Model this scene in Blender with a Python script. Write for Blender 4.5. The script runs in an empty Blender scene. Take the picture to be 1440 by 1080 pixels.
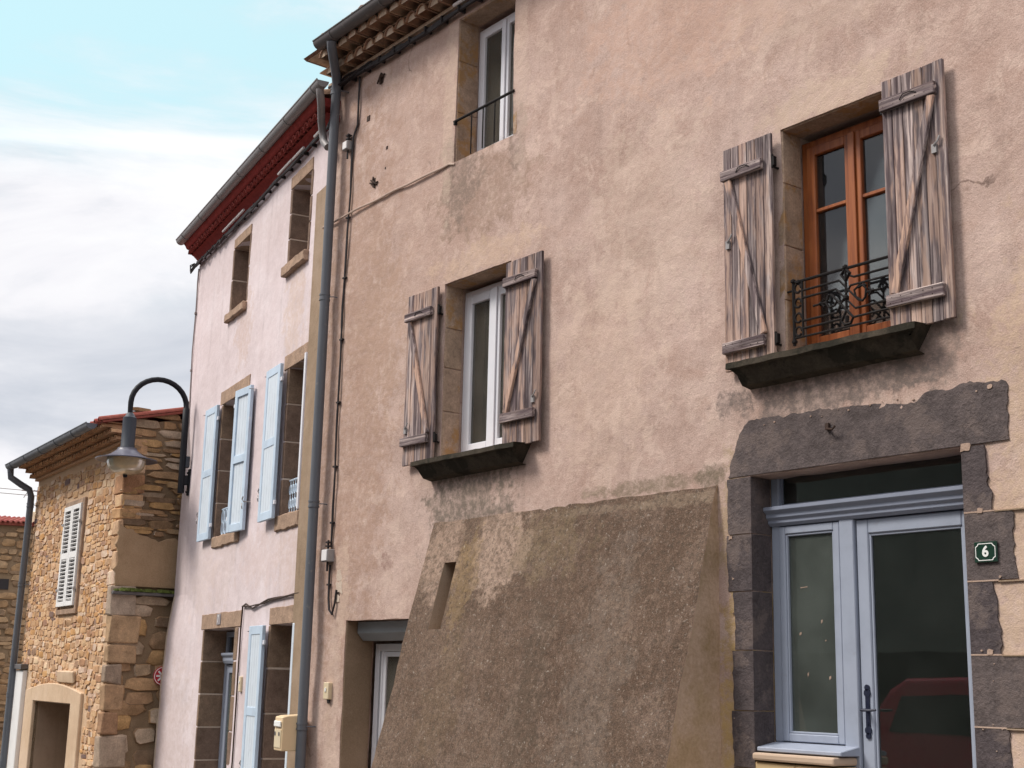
import bpy, bmesh, math, random
from mathutils import Vector, Matrix, noise
R = math.radians
rnd = random.Random(7)
sc = bpy.context.scene
col = sc.collection

# ------------------------------------------------------------------ materials
class G:
    """small helper around one node tree"""
    def __init__(s, name):
        s.m = bpy.data.materials.new(name); s.m.use_nodes = True
        s.t = s.m.node_tree; s.n = s.t.nodes; s.l = s.t.links
        s.b = s.n['Principled BSDF']; s._co = None
    def new(s, t, **kw):
        n = s.n.new(t)
        for k, v in kw.items(): setattr(n, k, v)
        return n
    def put(s, sock, v):
        if isinstance(v, bpy.types.NodeSocket): s.l.new(v, sock)
        elif isinstance(v, (tuple, list)) and len(v) == 3 and sock.type == 'RGBA': sock.default_value = (*v, 1)
        else: sock.default_value = v
    def co(s):
        if s._co is None: s._co = s.new('ShaderNodeTexCoord').outputs['Object']
        return s._co
    def xyz(s):
        n = s.new('ShaderNodeSeparateXYZ'); s.put(n.inputs[0], s.co()); return n.outputs
    def scaled(s, sx, sy, sz, off=None):
        n = s.new('ShaderNodeMapping'); s.put(n.inputs[0], s.co()); n.inputs['Scale'].default_value = (sx, sy, sz)
        if off is not None: s.put(n.inputs['Location'], off)
        return n.outputs[0]
    def noise(s, scale, detail=5, rough=.6, vec=None, dist=0):
        n = s.new('ShaderNodeTexNoise'); s.put(n.inputs['Vector'], vec or s.co())
        n.inputs['Scale'].default_value = scale; n.inputs['Detail'].default_value = detail
        n.inputs['Roughness'].default_value = rough; n.inputs['Distortion'].default_value = dist
        return n.outputs['Fac']
    def voro(s, scale, vec=None, feature='F1'):
        n = s.new('ShaderNodeTexVoronoi', feature=feature); s.put(n.inputs['Vector'], vec or s.co())
        n.inputs['Scale'].default_value = scale; return n.outputs['Distance']
    def island(s): return s.new('ShaderNodeNewGeometry').outputs['Random Per Island']
    def math(s, op, a, b=0, clamp=False):
        n = s.new('ShaderNodeMath', operation=op, use_clamp=clamp); s.put(n.inputs[0], a); s.put(n.inputs[1], b); return n.outputs[0]
    def step(s, v, a, b, lo=0, hi=1):
        n = s.new('ShaderNodeMapRange', interpolation_type='SMOOTHSTEP'); s.put(n.inputs[0], v)
        n.inputs[1].default_value = a; n.inputs[2].default_value = b; n.inputs[3].default_value = lo; n.inputs[4].default_value = hi
        return n.outputs[0]
    def ramp(s, v, stops, const=False):
        n = s.new('ShaderNodeValToRGB'); s.put(n.inputs[0], v); e = n.color_ramp.elements
        if const: n.color_ramp.interpolation = 'CONSTANT'
        while len(e) < len(stops): e.new(.5)
        for k, (p, c) in enumerate(stops): e[k].position = p; e[k].color = (*c, 1)
        return n.outputs[0]
    def mix(s, f, a, b, mode='MIX'):
        n = s.new('ShaderNodeMix', data_type='RGBA', blend_type=mode); s.put(n.inputs[0], f); s.put(n.inputs[6], a); s.put(n.inputs[7], b)
        return n.outputs[2]
    def bump(s, h, strength=.3, dist=.01, prev=None):
        n = s.new('ShaderNodeBump'); s.put(n.inputs['Height'], h); n.inputs['Strength'].default_value = strength
        n.inputs['Distance'].default_value = dist
        if prev: s.put(n.inputs['Normal'], prev)
        return n.outputs[0]
    def done(s, color, rough=.8, normal=None, spec=.3, metal=0):
        s.put(s.b.inputs['Base Color'], color); s.put(s.b.inputs['Roughness'], rough)
        s.b.inputs['Specular IOR Level'].default_value = spec; s.b.inputs['Metallic'].default_value = metal
        if normal: s.put(s.b.inputs['Normal'], normal)
        return s.m

def blob(g, X, Z, nz, cx, cz, rx, rz, k=1.9, soft=.22):
    """a stain with a ragged outline centred at cx, cz"""
    a = g.math('DIVIDE', g.math('SUBTRACT', X, cx), rx); b = g.math('DIVIDE', g.math('SUBTRACT', Z, cz), rz)
    d = g.math('SQRT', g.math('ADD', g.math('POWER', a, 2), g.math('POWER', b, 2)))
    d = g.math('ADD', d, g.math('MULTIPLY', g.math('SUBTRACT', nz, .5), k * 2))
    return g.step(d, 1 + soft, 1 - soft)

def plaster(name, c1, c2, c3, stains=(), fine=.25, bumpy=.55, pale=None, grime=.35, spots=0, dark=None):
    g = G(name); X, Y, Z = g.xyz()
    big = g.noise(.55, 4, .55); med = g.noise(2.3, 7, .68); sm = g.noise(14, 6, .7); tiny = g.noise(95, 3, .6)
    c = g.ramp(g.math('ADD', g.math('MULTIPLY', big, .5), g.math('MULTIPLY', med, .5)), [(.40, c1), (.5, c2), (.59, c3)])
    if pale: c = g.mix(g.math('MULTIPLY', g.step(g.noise(3.1, 8, .72, dist=.6), .50, .62), .62), c, pale)
    if dark: c = g.mix(g.math('MULTIPLY', g.step(g.noise(2.1, 9, .74, dist=.9), .53, .66), .5), c, dark)
    if dark:
        wv = g.new('ShaderNodeVectorMath', operation='MULTIPLY_ADD'); nn = g.new('ShaderNodeTexNoise'); g.put(nn.inputs['Vector'], g.co()); nn.inputs['Scale'].default_value = 2.2; nn.inputs['Detail'].default_value = 7
        g.put(wv.inputs[0], nn.outputs['Color']); wv.inputs[1].default_value = (.6, .6, .6); g.put(wv.inputs[2], g.co())
        cr = g.step(g.voro(.42, wv.outputs[0], 'DISTANCE_TO_EDGE'), .006, .0015); c = g.mix(g.math('MULTIPLY', cr, g.step(g.noise(.9, 3), .56, .68)), c, tuple(v * .45 for v in c1))
        c = g.mix(g.step(g.noise(1, 9, .75, g.scaled(7, 7, 3.2), 1.2), .56, .68, 0, .5), c, pale)
        c = g.mix(g.step(g.noise(9, 8, .78, dist=.5), .56, .70, 0, .6), c, tuple(v * .70 for v in dark))
    streak = g.noise(1, 6, .65, g.scaled(5.5, 5.5, .45))
    c = g.mix(g.math('MULTIPLY', g.step(streak, .5, .75), grime), c, tuple(v * .62 for v in c1))
    c = g.mix(g.math('MULTIPLY', g.step(sm, .52, .72), .30), c, tuple(v * .72 for v in c1))
    c = g.mix(g.math('MULTIPLY', g.step(sm, .47, .30), .22), c, tuple(min(1, v * 1.18) for v in c3))
    c = g.mix(fine, c, g.ramp(tiny, [(.32, tuple(v * .55 for v in c1)), (.5, c2), (.7, tuple(min(1, v * 1.25) for v in c3))]))
    nz = g.noise(4.5, 7, .7)
    for cx, cz, rx, rz, sc_, st in stains:
        f = g.math('MULTIPLY', blob(g, X, Z, nz, cx, cz, rx, rz), g.step(sm, .36, .60, st * .35, st))
        c = g.mix(f, c, sc_)
    if spots:
        c = g.mix(g.step(g.noise(38, 4, .7), .60, .68, 0, spots), c, (.40, .35, .30)); c = g.mix(g.step(g.noise(21, 6, .75), .56, .68, 0, spots), c, (.05, .04, .03))
        c = g.mix(g.step(g.noise(1, 9, .78, g.scaled(9, 9, 2.6), .6), .53, .66, 0, spots * .5), c, (.27, .195, .155)); c = g.mix(g.step(g.noise(15, 6, .8), .52, .62, 0, spots * .75), c, (.245, .175, .13)); c = g.mix(g.step(g.noise(27, 5, .8), .50, .40, 0, spots * .8), c, (.055, .043, .033))
    b = g.bump(g.math('ADD', g.math('MULTIPLY', sm, .7), g.math('MULTIPLY', tiny, .3)), bumpy, .012)
    b = g.bump(g.noise(5, 4, .5), .35, .03, b)
    return g.done(c, .92, b, .15)

M = {}
GREY = (.20, .165, .14); OCH = (.50, .30, .10); LITE = (.62, .48, .40)
M['render'] = plaster('ochre_pink_render', (.402, .274, .225), (.495, .360, .308), (.57, .43, .378), [
    (-12.2, 4.6, .75, 3.0, (.37, .235, .17), .6), (-11.0, 6.3, 1.3, 1.6, (.45, .31, .25), .4),
    (-9.95, 6.2, .75, .40, (.27, .185, .135), .55),      # dark weathering below the top window
    (-10.3, 6.5, .30, .5, (.22, .17, .14), .7), (-9.42, 6.6, .12, .35, (.24, .18, .15), .7),
    (-10.02, 3.15, .62, .45, (.19, .155, .125), .9),      # run-off below the middle sill
    (-10.55, 7.4, .10, 1.0, (.64, .50, .40), .5), (-9.38, 7.4, .10, 1.1, (.60, .46, .38), .5),
    (-9.9, 5.55, .75, .16, (.60, .44, .33), .55), (-5.8, 5.78, .62, .16, (.56, .43, .33), .6),
    (-5.85, 3.62, .85, .16, (.18, .145, .13), .9),        # below the big sill
    (-5.05, 3.72, .30, .22, (.20, .16, .14), .7),
    (-6.72, 1.3, .16, 1.1, (.44, .30, .11), .75), (-6.75, 2.75, .14, .5, (.36, .27, .16), .7),
    (-7.6, 3.13, .75, .06, (.22, .17, .12), .8), (-6.95, 3.12, .16, .10, (.19, .15, .11), .8),
    (-4.2, 2.2, .5, 1.9, (.55, .405, .295), .75),         # yellower block-lined render right of the door
    (-6.9, 1.0, .25, .7, (.52, .36, .16), .6),
    (-12.2, 2.55, .14, .5, (.60, .45, .36), .7), (-12.3, 1.2, .12, 1.2, (.60, .46, .38), .6),
    (-11.4, 2.75, .09, .12, (.30, .19, .16), .8), (-11.7, 5.2, .5, .9, (.42, .29, .22), .5),
    (-7.7, 5.3, .7, .9, (.60, .47, .39), .45), (-8.2, 4.1, .6, .8, (.62, .47, .38), .4), (-7.2, 7.0, 1.2, .6, (.55, .36, .28), .5),
    (-5.9, 6.6, .8, .35, (.55, .42, .34), .4)], pale=(.66, .51, .43), dark=(.38, .245, .19), bumpy=.9)
M['pink'] = plaster('pale_pink_render', (.60, .505, .51), (.665, .57, .58), (.715, .63, .645), [
    (-3.2, 6.2, .35, .5, (.56, .42, .36), .6), (-1.0, 6.0, .35, .8, (.60, .46, .38), .6), (-.5, 4.0, .3, 2., (.62, .47, .42), .4),
    (-4.4, 3.2, .6, .9, (.70, .58, .54), .4), (-1.6, 3.0, 1.0, .35, (.62, .49, .46), .5), (-3.4, 3.0, .5, .5, (.58, .47, .44), .5), (-.7, 3.0, .4, .6, (.58, .46, .42), .5), (-5.3, .6, .8, 1.0, (.56, .45, .42), .5), (-2.3, 7.2, 2.5, .3, (.58, .48, .47), .4)], fine=.14, bumpy=.35, grime=.42)
M['strip'] = plaster('brown_render', (.25, .18, .12), (.31, .225, .155), (.36, .27, .20), fine=.2)
M['buttress'] = plaster('lichen_render', (.088, .055, .039), (.125, .082, .058), (.185, .128, .095), [
    (-9.4, 2.75, .34, .40, (.44, .32, .25), .8), (-10.3, 2.75, .25, .45, (.42, .30, .23), .7),
    (-9.85, 2.45, .16, .5, (.29, .195, .095), .6), (-9.75, 1.5, .25, .8, (.17, .12, .075), .4), (-8.7, 2.75, .5, .28, (.19, .14, .085), .6),
    (-7.3, 2.98, .45, .05, (.24, .18, .13), .7), (-8.1, 2.98, .6, .04, (.22, .165, .12), .6),
    (-7.8, 1.4, .3, 1.2, (.19, .155, .13), .4), (-8.6, 1.3, .2, 1.1, (.10, .075, .055), .5)], fine=.55, bumpy=1.3, grime=.5, pale=(.25, .185, .15), spots=.62)
def buttress_extra():
    g = G('lichen_side'); n = g.noise(3, 7, .7); n2 = g.noise(40, 3)
    c = g.ramp(n, [(.38, (.30, .21, .13)), (.5, (.44, .31, .225)), (.6, (.52, .375, .29))])
    X, Y, Z = g.xyz(); c = g.mix(g.math('MULTIPLY', g.step(g.math('ADD', Z, g.math('MULTIPLY', g.math('SUBTRACT', n, .5), 3)), 1.9, .9), .35), c, (.55, .38, .22))
    return g.done(g.mix(.3, c, g.ramp(n2, [(.3, (.2, .14, .06)), (.7, (.5, .37, .25))])), .95, g.bump(n2, .5, .01), .1)
M['buttress_side'] = buttress_extra()

def stone_mat(name, stops, bumpy=.6, rough=.9, patch=None):
    g = G(name); r = g.island(); n = g.noise(7, 7, .7); t = g.noise(60, 4, .65)
    c = g.ramp(r, stops)
    c = g.mix(.45, c, g.ramp(n, [(.3, (.16, .15, .14)), (.5, (.5, .5, .5)), (.7, (.86, .83, .8))]), 'OVERLAY')
    c = g.mix(.25, c, g.ramp(t, [(.3, (.1, .1, .1)), (.5, (.5, .5, .5)), (.7, (.9, .9, .9))]), 'OVERLAY')
    if patch: c = g.mix(g.step(g.noise(3.2, 6, .7), .50, .60, 0, .85), c, patch)
    b = g.bump(g.math('ADD', n, g.math('MULTIPLY', t, .4)), bumpy, .02)
    return g.done(c, rough, b, .15)
M['basalt'] = stone_mat('dark_basalt', [(0, (.068, .056, .058)), (.35, (.092, .076, .078)), (.7, (.115, .093, .09)), (1, (.078, .064, .068))], bumpy=.9, patch=(.155, .122, .113))
M['brownstone'] = stone_mat('brown_dressed_stone', [(0, (.20, .135, .09)), (.5, (.25, .175, .125)), (1, (.19, .13, .10))])
M['lintelstone'] = stone_mat('tan_dressed_stone', [(0, (.32, .22, .16)), (.5, (.38, .27, .20)), (1, (.34, .235, .17))])
M['reveal'] = stone_mat('tan_reveal_stone', [(0, (.36, .26, .19)), (.5, (.43, .32, .24)), (1, (.38, .27, .20))], patch=(.38, .215, .09))
M['sill'] = stone_mat('dark_sill_stone', [(0, (.050, .041, .031)), (1, (.068, .056, .041))], patch=(.024, .022, .016))  # near-black shade of the underside put into the stone colour
M['sill_edge'] = stone_mat('sill_lit_lichen_edge', [(0, (.17, .145, .09)), (1, (.21, .18, .12))], patch=(.095, .09, .045))  # lighter top: lichen tone, with the lit edge put into the colour
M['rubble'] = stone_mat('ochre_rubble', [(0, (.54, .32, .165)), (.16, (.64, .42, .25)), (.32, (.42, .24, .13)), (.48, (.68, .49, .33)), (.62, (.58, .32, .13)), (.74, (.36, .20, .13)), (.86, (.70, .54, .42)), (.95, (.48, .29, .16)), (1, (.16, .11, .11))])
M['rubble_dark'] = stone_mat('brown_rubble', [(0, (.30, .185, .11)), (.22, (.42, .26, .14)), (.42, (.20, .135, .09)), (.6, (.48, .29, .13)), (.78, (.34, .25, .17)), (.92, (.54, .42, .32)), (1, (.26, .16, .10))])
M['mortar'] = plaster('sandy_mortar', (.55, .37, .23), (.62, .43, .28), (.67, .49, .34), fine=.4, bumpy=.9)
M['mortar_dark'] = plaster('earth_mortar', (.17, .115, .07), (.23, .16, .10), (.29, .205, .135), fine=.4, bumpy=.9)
M['mortar_pale'] = plaster('pale_mortar', (.52, .42, .34), (.60, .49, .40), (.64, .54, .46))
M['crumb'] = plaster('render_crumbs', (.36, .255, .20), (.42, .30, .235), (.48, .36, .29))
M['beige'] = plaster('beige_render', (.56, .40, .27), (.61, .45, .31), (.65, .49, .36), fine=.15, bumpy=.25)
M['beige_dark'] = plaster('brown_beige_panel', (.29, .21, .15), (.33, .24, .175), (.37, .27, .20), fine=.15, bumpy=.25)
M['patch'] = plaster('tan_patch_render', (.33, .22, .13), (.40, .27, .165), (.45, .32, .21), fine=.3)
M['quoin'] = stone_mat('grey_brown_corner_stone', [(0, (.30, .21, .14)), (.3, (.40, .31, .24)), (.55, (.34, .20, .12)), (.8, (.44, .30, .18)), (1, (.30, .23, .18))])
M['far_wall'] = stone_mat('far_brown_stone', [(0, (.26, .16, .09)), (.4, (.33, .21, .115)), (.7, (.22, .15, .10)), (1, (.40, .27, .16))])
M['interior'] = plaster('interior_paint', (.20, .19, .17), (.22, .21, .19), (.24, .23, .21), fine=.05, bumpy=.1)

def paint(name, c, rough=.45, wear=None, amount=.25, spec=.4, metal=0, speck=.12):
    g = G(name); n = g.noise(6, 6, .65); t = g.noise(40, 4, .6)
    k = g.mix(speck * 2.2, c, g.ramp(n, [(.3, tuple(v * .72 for v in c)), (.5, c), (.7, tuple(min(1, v * 1.12) for v in c))]))
    if wear: k = g.mix(g.step(g.noise(11, 7, .72), .60, .70, 0, amount * 3), k, wear)
    return g.done(k, g.step(n, .3, .7, rough * .85, min(1, rough * 1.2)), g.bump(t, .12, .004), spec, metal)
M['pvc'] = paint('white_pvc', (.72, .73, .78), .35, speck=.06)
M['blue'] = paint('pale_blue_paint', (.49, .60, .72), .55, (.66, .69, .72), .3, speck=.2)
M['blue_panel'] = paint('whitened_blue_paint', (.60, .67, .74), .6, (.36, .45, .55), .25)
M['greyblue'] = paint('grey_blue_paint', (.325, .362, .445), .45, (.25, .26, .30), .12)
M['transom'] = paint('shaded_grey_blue_paint', (.26, .29, .37), .45)  # darker copy of the grey-blue, shade under the lintel put into its colour
M['whiteshut'] = paint('white_shutter_paint', (.78, .77, .76), .5, speck=.08)
M['zinc'] = paint('grey_zinc_paint', (.12, .13, .15), .5, (.20, .195, .19), .3, .4, .05)
M['oldzinc'] = paint('weathered_zinc', (.115, .105, .105), .5, (.23, .21, .19), .3, .5, .3)
M['palezinc'] = paint('pale_zinc', (.24, .225, .225), .5, (.36, .34, .32), .3, .5, .3)
M['lamp'] = paint('dark_blue_grey_lacquer', (.030, .037, .050), .45, spec=.4)
M['lampblack'] = paint('black_lacquer', (.009, .010, .014), .55, spec=.25)
M['shade'] = paint('lamp_shade_enamel', (.095, .095, .125), .4, spec=.5)
M['iron'] = paint('black_iron', (.014, .012, .012), .7, (.035, .02, .014), .2, .15)
M['rust'] = paint('rusted_iron', (.045, .025, .018), .8, (.10, .045, .02), .3)
M['cable'] = paint('black_cable', (.022, .018, .02), .6)
M['cable_tan'] = paint('tan_conduit', (.50, .38, .31), .6)
M['cable_grey'] = paint('grey_conduit', (.25, .21, .20), .6)
M['white_sleeve'] = paint('white_sleeve', (.72, .70, .70), .5)
M['box_grey'] = paint('grey_plastic', (.30, .29, .29), .5, (.5, .48, .46), .2)
M['box_cream'] = paint('cream_plastic', (.66, .55, .38), .5)
M['mailbox'] = paint('cream_enamel', (.70, .53, .33), .45, (.60, .42, .24), .15)
M['roller'] = paint('grey_aluminium_box', (.27, .29, .31), .45)
M['plate'] = paint('dark_green_enamel', (.008, .035, .022), .3, spec=.5)
M['ink'] = paint('white_enamel', (.80, .80, .78), .4, speck=.03)
M['greynum'] = paint('grey_enamel', (.30, .27, .28), .5)
M['red'] = paint('red_sign_enamel', (.48, .02, .04), .4)
M['redpaint'] = paint('dark_red_paint', (.20, .030, .032), .55, (.10, .02, .022), .3)
M['handle'] = paint('dark_navy_iron', (.010, .014, .035), .45)
M['brickstep'] = paint('yellow_stone_block', (.55, .40, .22), .8)
M['stonecap'] = paint('beige_stone_cap', (.52, .39, .29), .85)
M['curtain'] = paint('grey_net_curtain', (.30, .28, .29), .9)
M['van'] = paint('red_car_paint', (.45, .03, .06), .3, spec=.5)
M['tyre'] = paint('black_rubber', (.02, .02, .02), .8)
M['darkglass'] = paint('dark_tinted_glass', (.012, .014, .016), .1, spec=.5)
M['opposite'] = plaster('grey_green_render', (.14, .165, .15), (.18, .21, .19), (.21, .24, .215))
M['opposite_trim'] = paint('grey_trim', (.2, .2, .19))
M['asphalt'] = plaster('asphalt', (.045, .044, .043), (.055, .053, .052), (.07, .067, .065), fine=.4)
M['paving'] = plaster('concrete_paving', (.20, .18, .16), (.25, .23, .2), (.3, .27, .24), fine=.3)

def wood(name, tan=.5, dark=.55, flat=False):
    """bare boards bleached grey, each board with its own tone, grain and rot"""
    g = G(name); r = g.island()
    off = g.new('ShaderNodeCombineXYZ'); s_ = g.math('MULTIPLY', r, 37.); g.put(off.inputs[0], s_); g.put(off.inputs[2], g.math('MULTIPLY', r, 91.))
    sc3 = lambda a, l: g.scaled(*((l, a, a) if flat else (a, a, l)), off.outputs[0])
    v = sc3(48, 1.4); v2 = sc3(20, .9); v3 = sc3(130, 2.2)
    gr = g.noise(1, 6, .65, v, .4); st = g.noise(1, 5, .62, v2, .8); fi = g.noise(1, 3, .6, v3)
    c = g.ramp(st, [(.37, (.062, .047, .048)), (.46, (.135, .11, .112)), (.54, (.27, .225, .22)), (.63, (.52, .435, .405))])
    c = g.mix(g.math('MULTIPLY', g.step(g.noise(1, 4, .6, sc3(7, 1.3)), .48, .58), tan), c, (.50, .34, .26))
    c = g.mix(g.math('MULTIPLY', g.step(gr, .51, .60), dark), c, (.085, .062, .07))
    c = g.mix(g.step(fi, .55, .75, 0, .5), c, (.11, .085, .09))
    X, Y, Z = g.xyz(); rot = g.noise(1, 5, .7, sc3(26, 2.2))
    c = g.mix(g.step(rot, .54, .64, 0, .75), c, (.10, .075, .085))
    c = g.mix(.34, c, g.ramp(r, [(0, (.22, .19, .20)), (.5, (.5, .5, .5)), (1, (.78, .72, .70))]), 'OVERLAY')
    b = g.bump(g.math('SUBTRACT', fi, gr), .7, .006)
    return g.done(c, .9, b, .15)
M['wood'] = wood('weathered_boards', .55, .62)
M['wood_dark'] = wood('weathered_battens', .08, .9, True)
M['wood_tan'] = wood('half_bare_brace', .95, .45)
def varnish():
    g = G('orange_varnished_wood'); v = g.scaled(30, 30, 1.5); n = g.noise(1, 5, .6, v); b_ = g.noise(3, 4)
    c = g.ramp(n, [(.3, (.17, .042, .012)), (.5, (.30, .085, .022)), (.7, (.38, .125, .04))])
    c = g.mix(g.step(b_, .45, .65, 0, .4), c, (.16, .045, .018))
    return g.done(c, .42, g.bump(n, .15, .004), .4)
M['varnish'] = varnish()
def tile(name, stops):
    g = G(name); r = g.island(); n = g.noise(14, 6, .7)
    c = g.mix(.5, g.ramp(r, stops), g.ramp(n, [(.3, (.2, .19, .17)), (.55, (.5, .5, .5)), (.72, (.75, .72, .6))]), 'OVERLAY')
    return g.done(c, .9, g.bump(n, .5, .01), .15)
M['tile'] = tile('old_canal_tile', [(0, (.27, .145, .09)), (.3, (.36, .22, .14)), (.6, (.23, .135, .10)), (.8, (.42, .29, .20)), (1, (.30, .165, .11))])
M['tile_fill'] = tile('tile_mortar', [(0, (.52, .41, .31)), (.5, (.62, .50, .39)), (1, (.45, .35, .26))])
M['tile_ochre'] = tile('ochre_eave_tile', [(0, (.56, .33, .19)), (.5, (.64, .42, .26)), (1, (.48, .28, .16))])
M['tile_red'] = tile('red_roof_tile', [(0, (.30, .065, .055)), (.5, (.25, .08, .06)), (1, (.34, .085, .07))])
M['eave_red'] = tile('red_painted_tile', [(0, (.27, .058, .05)), (.5, (.33, .075, .062)), (1, (.22, .048, .044))])
M['eave_red_fill'] = tile('red_painted_mortar', [(0, (.27, .04, .036)), (1, (.30, .05, .042))])
def moss():
    g = G('moss'); n = g.noise(25, 5); return g.done(g.ramp(n, [(.35, (.05, .065, .015)), (.65, (.12, .14, .04))]), .95, g.bump(n, 1, .03), .1)
M['moss'] = moss()
def glass(name, tint=(.75, .78, .76), refl=1.7, dust=0., dust_haze_c=(.2, .22, .2)):
    g = G(name); g.n.remove(g.b); out = g.n['Material Output']
    tr = g.new('ShaderNodeBsdfTransparent'); g.put(tr.inputs[0], tint)
    gl = g.new('ShaderNodeBsdfGlossy'); gl.inputs['Roughness'].default_value = .015; g.put(gl.inputs['Normal'], g.bump(g.noise(1.3, 2), .05, .015))
    fr = g.new('ShaderNodeFresnel'); fr.inputs[0].default_value = 1.5
    mx = g.new('ShaderNodeMixShader'); g.put(mx.inputs[0], g.math('MULTIPLY', fr.outputs[0], refl, True)); g.put(mx.inputs[1], tr.outputs[0]); g.put(mx.inputs[2], gl.outputs[0])
    res = mx.outputs[0]
    if dust:  # diffuse film: dust, frosting, and painted haze that lightens dark panes
        df = g.new('ShaderNodeBsdfDiffuse'); g.put(df.inputs[0], dust_haze_c); m2 = g.new('ShaderNodeMixShader')
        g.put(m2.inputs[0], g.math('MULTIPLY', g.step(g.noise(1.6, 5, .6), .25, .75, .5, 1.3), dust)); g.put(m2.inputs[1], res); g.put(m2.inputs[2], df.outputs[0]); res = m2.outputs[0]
    g.put(out.inputs['Surface'], res); return g.m
M['glass'] = glass('window_glass', refl=2.0, dust=.05, dust_haze_c=(.14, .14, .16))
M['glass_dark'] = glass('door_glass', refl=1.9, tint=(.6, .63, .62), dust=.09, dust_haze_c=(.12, .14, .125))  # haze put into the colour to lift the near-black reflection
M['glass_dusty'] = glass('dusty_glass', refl=1.6, dust=.42, dust_haze_c=(.135, .155, .14))
M['glass_pvc'] = glass('double_glazing', refl=1.5, dust=.4, dust_haze_c=(.15, .14, .12))
M['diffuser'] = glass('lamp_diffuser', refl=1.3, dust=.5, dust_haze_c=(.70, .56, .36), tint=(.92, .86, .74))
def leafm():
    g = G('tree_leaves'); r = g.island(); return g.done(g.ramp(r, [(0, (.03, .06, .02)), (.5, (.06, .10, .03)), (1, (.10, .14, .045))]), .6, None, .3)
M['leaf'] = leafm(); M['bark'] = stone_mat('bark', [(0, (.08, .06, .045)), (1, (.10, .075, .055))])

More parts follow.
